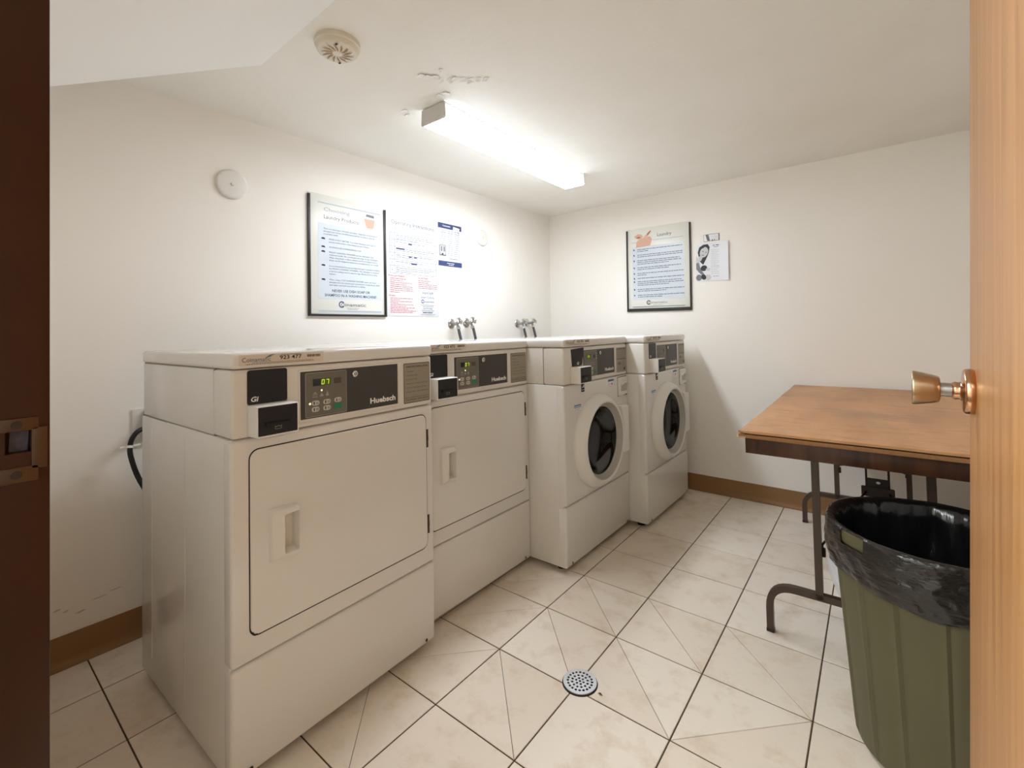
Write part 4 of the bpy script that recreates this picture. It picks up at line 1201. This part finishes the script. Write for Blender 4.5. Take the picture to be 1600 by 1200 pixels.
t.poly([(0.052, 0.002), (0.056, 0.014), (0.062, 0.002)], n1, M['ink']); t.rect(0.068, 0.073, 0.002, 0.012, n1, M['midgrey']); t.words(0.05, 0.09, 0.03, 0.004, n1, M['lightgrey'], 3)
t.build('card_print', CD, fix=False)

# ------------------------------------------------------------------ floor drain
dr = empty('floor_drain', (1.4565, -2.031, 0.0))
tag(dr, 'round steel floor drain with punched holes in the tiles', 'floor drain')
cu = bpy.data.curves.new('strainer', 'CURVE'); cu.dimensions = '2D'; cu.fill_mode = 'BOTH'; cu.extrude = 0.0012; cu.resolution_u = 1
def circ(cx, cy, r, k):
    sp_ = cu.splines.new('POLY'); sp_.points.add(k - 1); sp_.use_cyclic_u = True
    for i in range(k): sp_.points[i].co = (cx + r * math.cos(2 * PI * i / k), cy + r * math.sin(2 * PI * i / k), 0, 1)
circ(0, 0, 0.0535, 48)
circ(0, 0, 0.0042, 10)
for nh, rr in ((6, 0.0125), (12, 0.0250), (20, 0.0385)):
    for i in range(nh):
        a = 2 * PI * i / nh + 0.2
        circ(rr * math.cos(a), rr * math.sin(a), 0.0041, 10)
to = bpy.data.objects.new('t', cu)
me = bpy.data.meshes.new_from_object(to); bpy.data.objects.remove(to)
me.materials.clear(); me.materials.append(M['strainer'])
so = bpy.data.objects.new('strainer', me); link(so, dr); so.location = (0, 0, 0.0046)
MB().lathe([(0.0572, -0.001), (0.0565, 0.0018), (0.0545, 0.0030), (0.0536, 0.0010)], M['seam'], 40, cap=False).build('rim', dr)
MB().lathe([(0.0530, 0.0004), (0.0530, 0.0008)], M['pit_shade'], 40).build('pit_shade', dr)  # flat black disc, the dark below the strainer put into colour
lf = MB(); lf.add([(1.5215, -2.032, 0.0006), (1.531, -2.037, 0.0025), (1.540, -2.034, 0.001), (1.530, -2.030, 0.003), (1.531, -2.034, 0.0045)], [(0, 1, 4), (1, 2, 4), (2, 3, 4), (3, 0, 4), (0, 3, 2, 1)], M['debris'])
tag(lf.build('leaf_scrap', smooth=False), 'tiny brown leaf scrap on the tile right of the drain', 'debris')

# ------------------------------------------------------------------ folding table
TB = empty('folding_table', (1.8455, -1.5575, 0.0), (0, 0, R(1.2)))
tag(TB, 'worn brown folding table with dark apron and bent steel legs by the back wall', 'table')
TW, TL = 0.765, 1.528
def slab(name, z0, z1, over, mat, seed, warp=0.0):
    r = random.Random(seed)
    pts = []
    n = 14
    def edge(a, b):
        for i in range(n):
            f = i / n
            x = a[0] + (b[0] - a[0]) * f; y = a[1] + (b[1] - a[1]) * f
            j = r.uniform(-0.0016, 0.0016) if 0 < i else 0
            dx, dy = b[0] - a[0], b[1] - a[1]; L = math.hypot(dx, dy)
            pts.append((x - dy / L * j, y + dx / L * j))
    c = [(-over, -over), (TW + over, -over), (TW + over, TL), (-over, TL)]
    for i in range(4): edge(c[i], c[(i + 1) % 4])
    return MB().prism(pts, z0, z1, mat, 0.0012).build(name, TB)
slab('top_sheet', 0.7615, 0.7700, 0.0, M['tabletop'], 1)
slab('core_board', 0.7450, 0.7570, 0.003, M['core'], 2)
MB().box(0.006, TW - 0.006, 0.006, TL - 0.006, 0.7565, 0.7620, M['seam']).build('glue_gap', TB)
# splintered near-left corner and one chip on the left edge
sp_ = MB()
sp_.add([(-0.010, -0.004, 0.748), (0.020, -0.006, 0.746), (0.022, 0.002, 0.756), (-0.006, 0.006, 0.7585), (-0.013, 0.012, 0.752), (0.004, 0.008, 0.7605)], [(0, 1, 2), (0, 2, 3), (0, 3, 4), (3, 2, 5), (3, 5, 4), (0, 4, 1), (1, 4, 5), (1, 5, 2)], M['board'])
sp_.add([(-0.004, -0.003, 0.762), (0.012, -0.004, 0.762), (0.008, 0.006, 0.771), (-0.006, 0.005, 0.769)], [(0, 1, 2, 3), (0, 3, 2), (0, 2, 1)], M['board'])
sp_.add([(-0.004, 0.545, 0.764), (-0.005, 0.58, 0.764), (0.003, 0.575, 0.7712), (0.003, 0.55, 0.7712)], [(0, 1, 2, 3), (0, 3, 2, 1)], M['board'])
sp_.build('splintered_edge', TB, smooth=False)['label'] = 'pale splintered board at the near left corner'
for nm, b in (('apron', (0.013, TW - 0.013, 0.022, 0.040)), ('apron', (0.013, TW - 0.013, TL - 0.040, TL - 0.022)), ('apron', (0.013, 0.031, 0.040, TL - 0.040)), ('apron', (TW - 0.031, TW - 0.013, 0.040, TL - 0.040))):
    MB().box(*b, 0.688, 0.7448, M['apron'], 0.0008).build(nm, TB)
def arc_path(p, rad, n=6):
    """polyline with rounded corners"""
    p = [Vector(q) for q in p]; out = [p[0]]
    for i in range(1, len(p) - 1):
        a = (p[i - 1] - p[i]).normalized(); b = (p[i + 1] - p[i]).normalized()
        s, e = p[i] + a * rad, p[i] + b * rad
        for k in range(n + 1):
            t = k / n
            out.append(s * (1 - t) ** 2 + p[i] * 2 * t * (1 - t) + e * t ** 2)
    out.append(p[-1]); return out
def leg_frame(y, sgn):
    # world-ish local coords: table origin at its near-left corner
    px = (0.205, 0.512); c = 0.3585
    for x in px:
        lg = MB().tube([(x, y, 0.170), (x, y, 0.690)], 0.0115, M['brownmetal'], square=True).build('leg', TB)
    ft = MB().tube(arc_path([(0.0475, y, 0.001), (0.0475, y, 0.176), (0.6695, y, 0.176), (0.6695, y, 0.001)], 0.085, 8), 0.0115, M['brownmetal'], square=True)
    fo = ft.build('foot_rail', TB)
    for x in (0.0475, 0.6695):
        MB().box(x - 0.0128, x + 0.0128, y - 0.0128, y + 0.0128, 0.0, 0.012, M['darkbrown'], 0.001).build('foot_cap', fo)
    MB().tube([(0.035, y, 0.694), (TW - 0.035, y, 0.694)], 0.010, M['darkbrown'], square=True).build('cross_bar', TB)
    # folding brace from the posts to a lock plate, hung from the table by two rods
    br = MB()
    yl = y + sgn * 0.36
    for x, bx in ((px[0] + 0.012, 0.345), (px[1] - 0.012, 0.415)):
        br.tube([(x, y + sgn * 0.012, 0.335), (x, y + sgn * 0.014, 0.355), (bx, yl, 0.472)], 0.0040, M['darkbrown'], 6)
        br.tube([(bx, yl, 0.472), (bx, yl + sgn * 0.03, 0.700)], 0.0042, M['darkbrown'], 6)
    br.tube([(px[0] + 0.014, y + sgn * 0.012, 0.315), (px[0] + 0.014, y + sgn * 0.012, 0.345)], 0.008, M['darkbrown'], 8)
    bo = br.build('folding_brace', TB)
    lk = MB()
    lk.prism(rrect(0.342, 0.418, 0.488, 0.524, 0.004, 3), 0, 0.003, M['darkbrown'])
    lk.prism(rrect(0.328, 0.432, 0.452, 0.490, 0.004, 3), -0.006, 0.006, M['darkbrown'])
    l2 = MB(); l2.v = [(u, yl + n, v) for u, v, n in lk.v]; l2.f = lk.f; l2.mi = lk.mi; l2.mats = lk.mats
    l2.build('lock_plate', bo)
    h = MB(); h.ell(0.382, 0.509, 0.0065, 0.005, 0, M['lightgrey'], 14)  # pale disc drawn for the hole in the lock plate
    h2 = MB(); h2.v = [(u, yl - sgn * 0.0 - 0.0012, v) for u, v, n in h.v]; h2.f = h.f; h2.mi = h.mi; h2.mats = h.mats
    h2.build('plate_hole', bo, fix=False)
leg_frame(0.180, 1)
leg_frame(1.365, -1)

# ------------------------------------------------------------------ olive bin, its black bag and the white box behind
BX, BY = 2.34, -1.69
bn = empty('waste_bin', (BX, BY, 0.0), (0, 0, 0))
tag(bn, 'olive green ribbed plastic waste bin in front of the folding table', 'bin')
k = 160
def rib(i):
    ph = (i * 360 / k - 5) % 24
    return 0.0034 if ph < 2.3 else (-0.0022 if ph < 4.5 else 0.0)
prof = [(0.150, 0.002, 0), (0.168, 0.003, 0), (0.183, 0.018, 0.0), (0.187, 0.040, 1), (0.200, 0.24, 1), (0.212, 0.42, 1), (0.2215, 0.555, 1), (0.2225, 0.560, 0), (0.232, 0.5605, 0), (0.2345, 0.575, 0), (0.233, 0.592, 0), (0.227, 0.595, 0), (0.2185, 0.57, 0), (0.205, 0.40, 0), (0.180, 0.04, 0), (0.14, 0.012, 0)]
vs = []; fs = []
for r, z, rb in prof:
    for i in range(k):
        a = 2 * PI * i / k
        rr = r + (rib(i) if rb else 0)
        vs.append((rr * math.cos(a), rr * math.sin(a), z))
for j in range(len(prof) - 1):
    for i in range(k):
        i2 = (i + 1) % k
        fs.append((j * k + i, j * k + i2, (j + 1) * k + i2, (j + 1) * k + i))
fs.append(tuple(reversed(range(k)))); fs.append(tuple((len(prof) - 1) * k + i for i in range(k)))
MB().add(vs, fs, M['bin']).build('bin_body', bn, angle=25)

k = 192; rb = random.Random(11)
ph = [rb.uniform(0, 6.28) for _ in range(12)]
def fold(a, s): return (math.sin(7 * a + ph[0]) * 0.4 + math.sin(13 * a + ph[1] + 2 * s) * 0.35 + math.sin(23 * a + ph[2] - 3 * s) * 0.3 + math.sin(41 * a + ph[3] + 5 * s) * 0.2)
prof = []   # (radius, z, fold amplitude, z amplitude)
for s in range(14):                    # inside, bottom to top
    f = s / 13
    prof.append((0.150 + 0.058 * f ** 0.8, 0.16 + 0.425 * f, 0.014 * (1 - f) ** 0.6 + 0.0022, 0.004))
prof += [(0.2215, 0.5955, 0.0010, 0.0015), (0.2280, 0.5985, 0.0006, 0.0012), (0.2345, 0.5965, 0.0006, 0.0012), (0.2375, 0.588, 0.0008, 0.001), (0.2385, 0.575, 0.0012, 0.001)]
for s in range(12):                    # skirt outside, top to bottom
    f = (s + 1) / 12
    bulge = 0.2375 + 0.006 * math.sin(PI * min(1, f * 1.1)) - 0.007 * f
    prof.append((bulge, 0.575 - 0.098 * f, 0.0026 + 0.0022 * f, 0.012 * f))
prof += [(0.226, 0.468, 0.003, 0.012)]
vs = []; fs = []
for q, (r, z, am, za) in enumerate(prof):
    outside = q > 18
    for i in range(k):
        a = 2 * PI * i / k
        sh_ = z * 9 if not outside else z * 26 + 2.2 * math.sin(a * 3)
        rr = r + am * fold(a, sh_)
        zz = z + za * (0.5 * math.sin(2 * a + 0.9) + 0.35 * math.sin(5 * a + 1.0) + 0.18 * math.sin(11 * a + ph[5]))
        vs.append((rr * math.cos(a), rr * math.sin(a), zz))
def torn(q, i):
    a = 360 * i / k
    return q in (16, 17, 18, 19) and 214 <= a <= 231
for j in range(len(prof) - 1):
    for i in range(k):
        if torn(j, i): continue
        i2 = (i + 1) % k
        fs.append((j * k + i, j * k + i2, (j + 1) * k + i2, (j + 1) * k + i))
fs.append(tuple(reversed(range(k))))
fin = [f for f in fs if max(f) < 15 * k or len(f) > 4]; fout = [f for f in fs if not (max(f) < 15 * k or len(f) > 4)]
bgm = MB().add(vs, fin + fout, M['bag'])
bgm.m(M['bagshade']); bgm.mi = [1] * len(fin) + [0] * len(fout)
bg = bgm.build('bin_bag', None, (BX, BY, 0), angle=60)
tag(bg, 'shiny black plastic bag lining the olive bin and folded over its rim', 'bag')

bxr = empty('white_box', (2.075, -0.985, 0.0), (0, 0, R(14)))
tag(bxr, 'white cardboard box half hidden on the floor behind the olive bin', 'box')
MB().box(0, 0.20, -0.06, 0.24, 0.001, 0.022, M['box'], 0.002).build('box_body', bxr)
MB().box(-0.003, 0.203, -0.063, 0.243, 0.026, 0.062, M['box'], 0.002).build('box_lid', bxr)
MB().box(0.004, 0.196, -0.056, 0.236, 0.021, 0.027, M['seam']).build('box_gap', bxr)

# the cord moves with the nearest dryer
bpy.context.view_layer.update()
cord.parent = d1
cord.matrix_parent_inverse = d1.matrix_world.inverted()
# grey scuffs low on the left wall
M['scuff'] = plain('scuff', (206, 199, 188), 0.8, 0, 0.2, 0.1, 60)
wl = bpy.data.objects['wall_left']
for (y, z, L, hh) in ((-3.085, 0.199, 0.02, 0.006), (-3.062, 0.186, 0.016, 0.006), (-3.03, 0.168, 0.03, 0.006), (-2.99, 0.196, 0.05, 0.003), (-2.94, 0.206, 0.04, 0.003)):
    q = MB(lambda u, v, n: (n, u, v)).poly([(y, z), (y + L * 0.4, z - hh * 0.4), (y + L, z + hh * 0.3), (y + L * 0.9, z + hh), (y + L * 0.3, z + hh * 0.7)], 0.0006, M['scuff'])
    q.build('scuff_mark', wl, fix=False, smooth=False)
# print too fine to pick apart
for o in col.objects:
    if o.type == 'MESH' and o.name.split('.')[0] in ('red_print', 'body_text', 'notice_print', 'step_table', 'contact_print', 'flyer_print', 'sticker_print', 'plate_print', 'indicator_marks', 'slots', 'bullet', 'card_print', 'heading', 'logo', 'person_picture', 'splintered_edge'):
        o['kind'] = 'stuff'
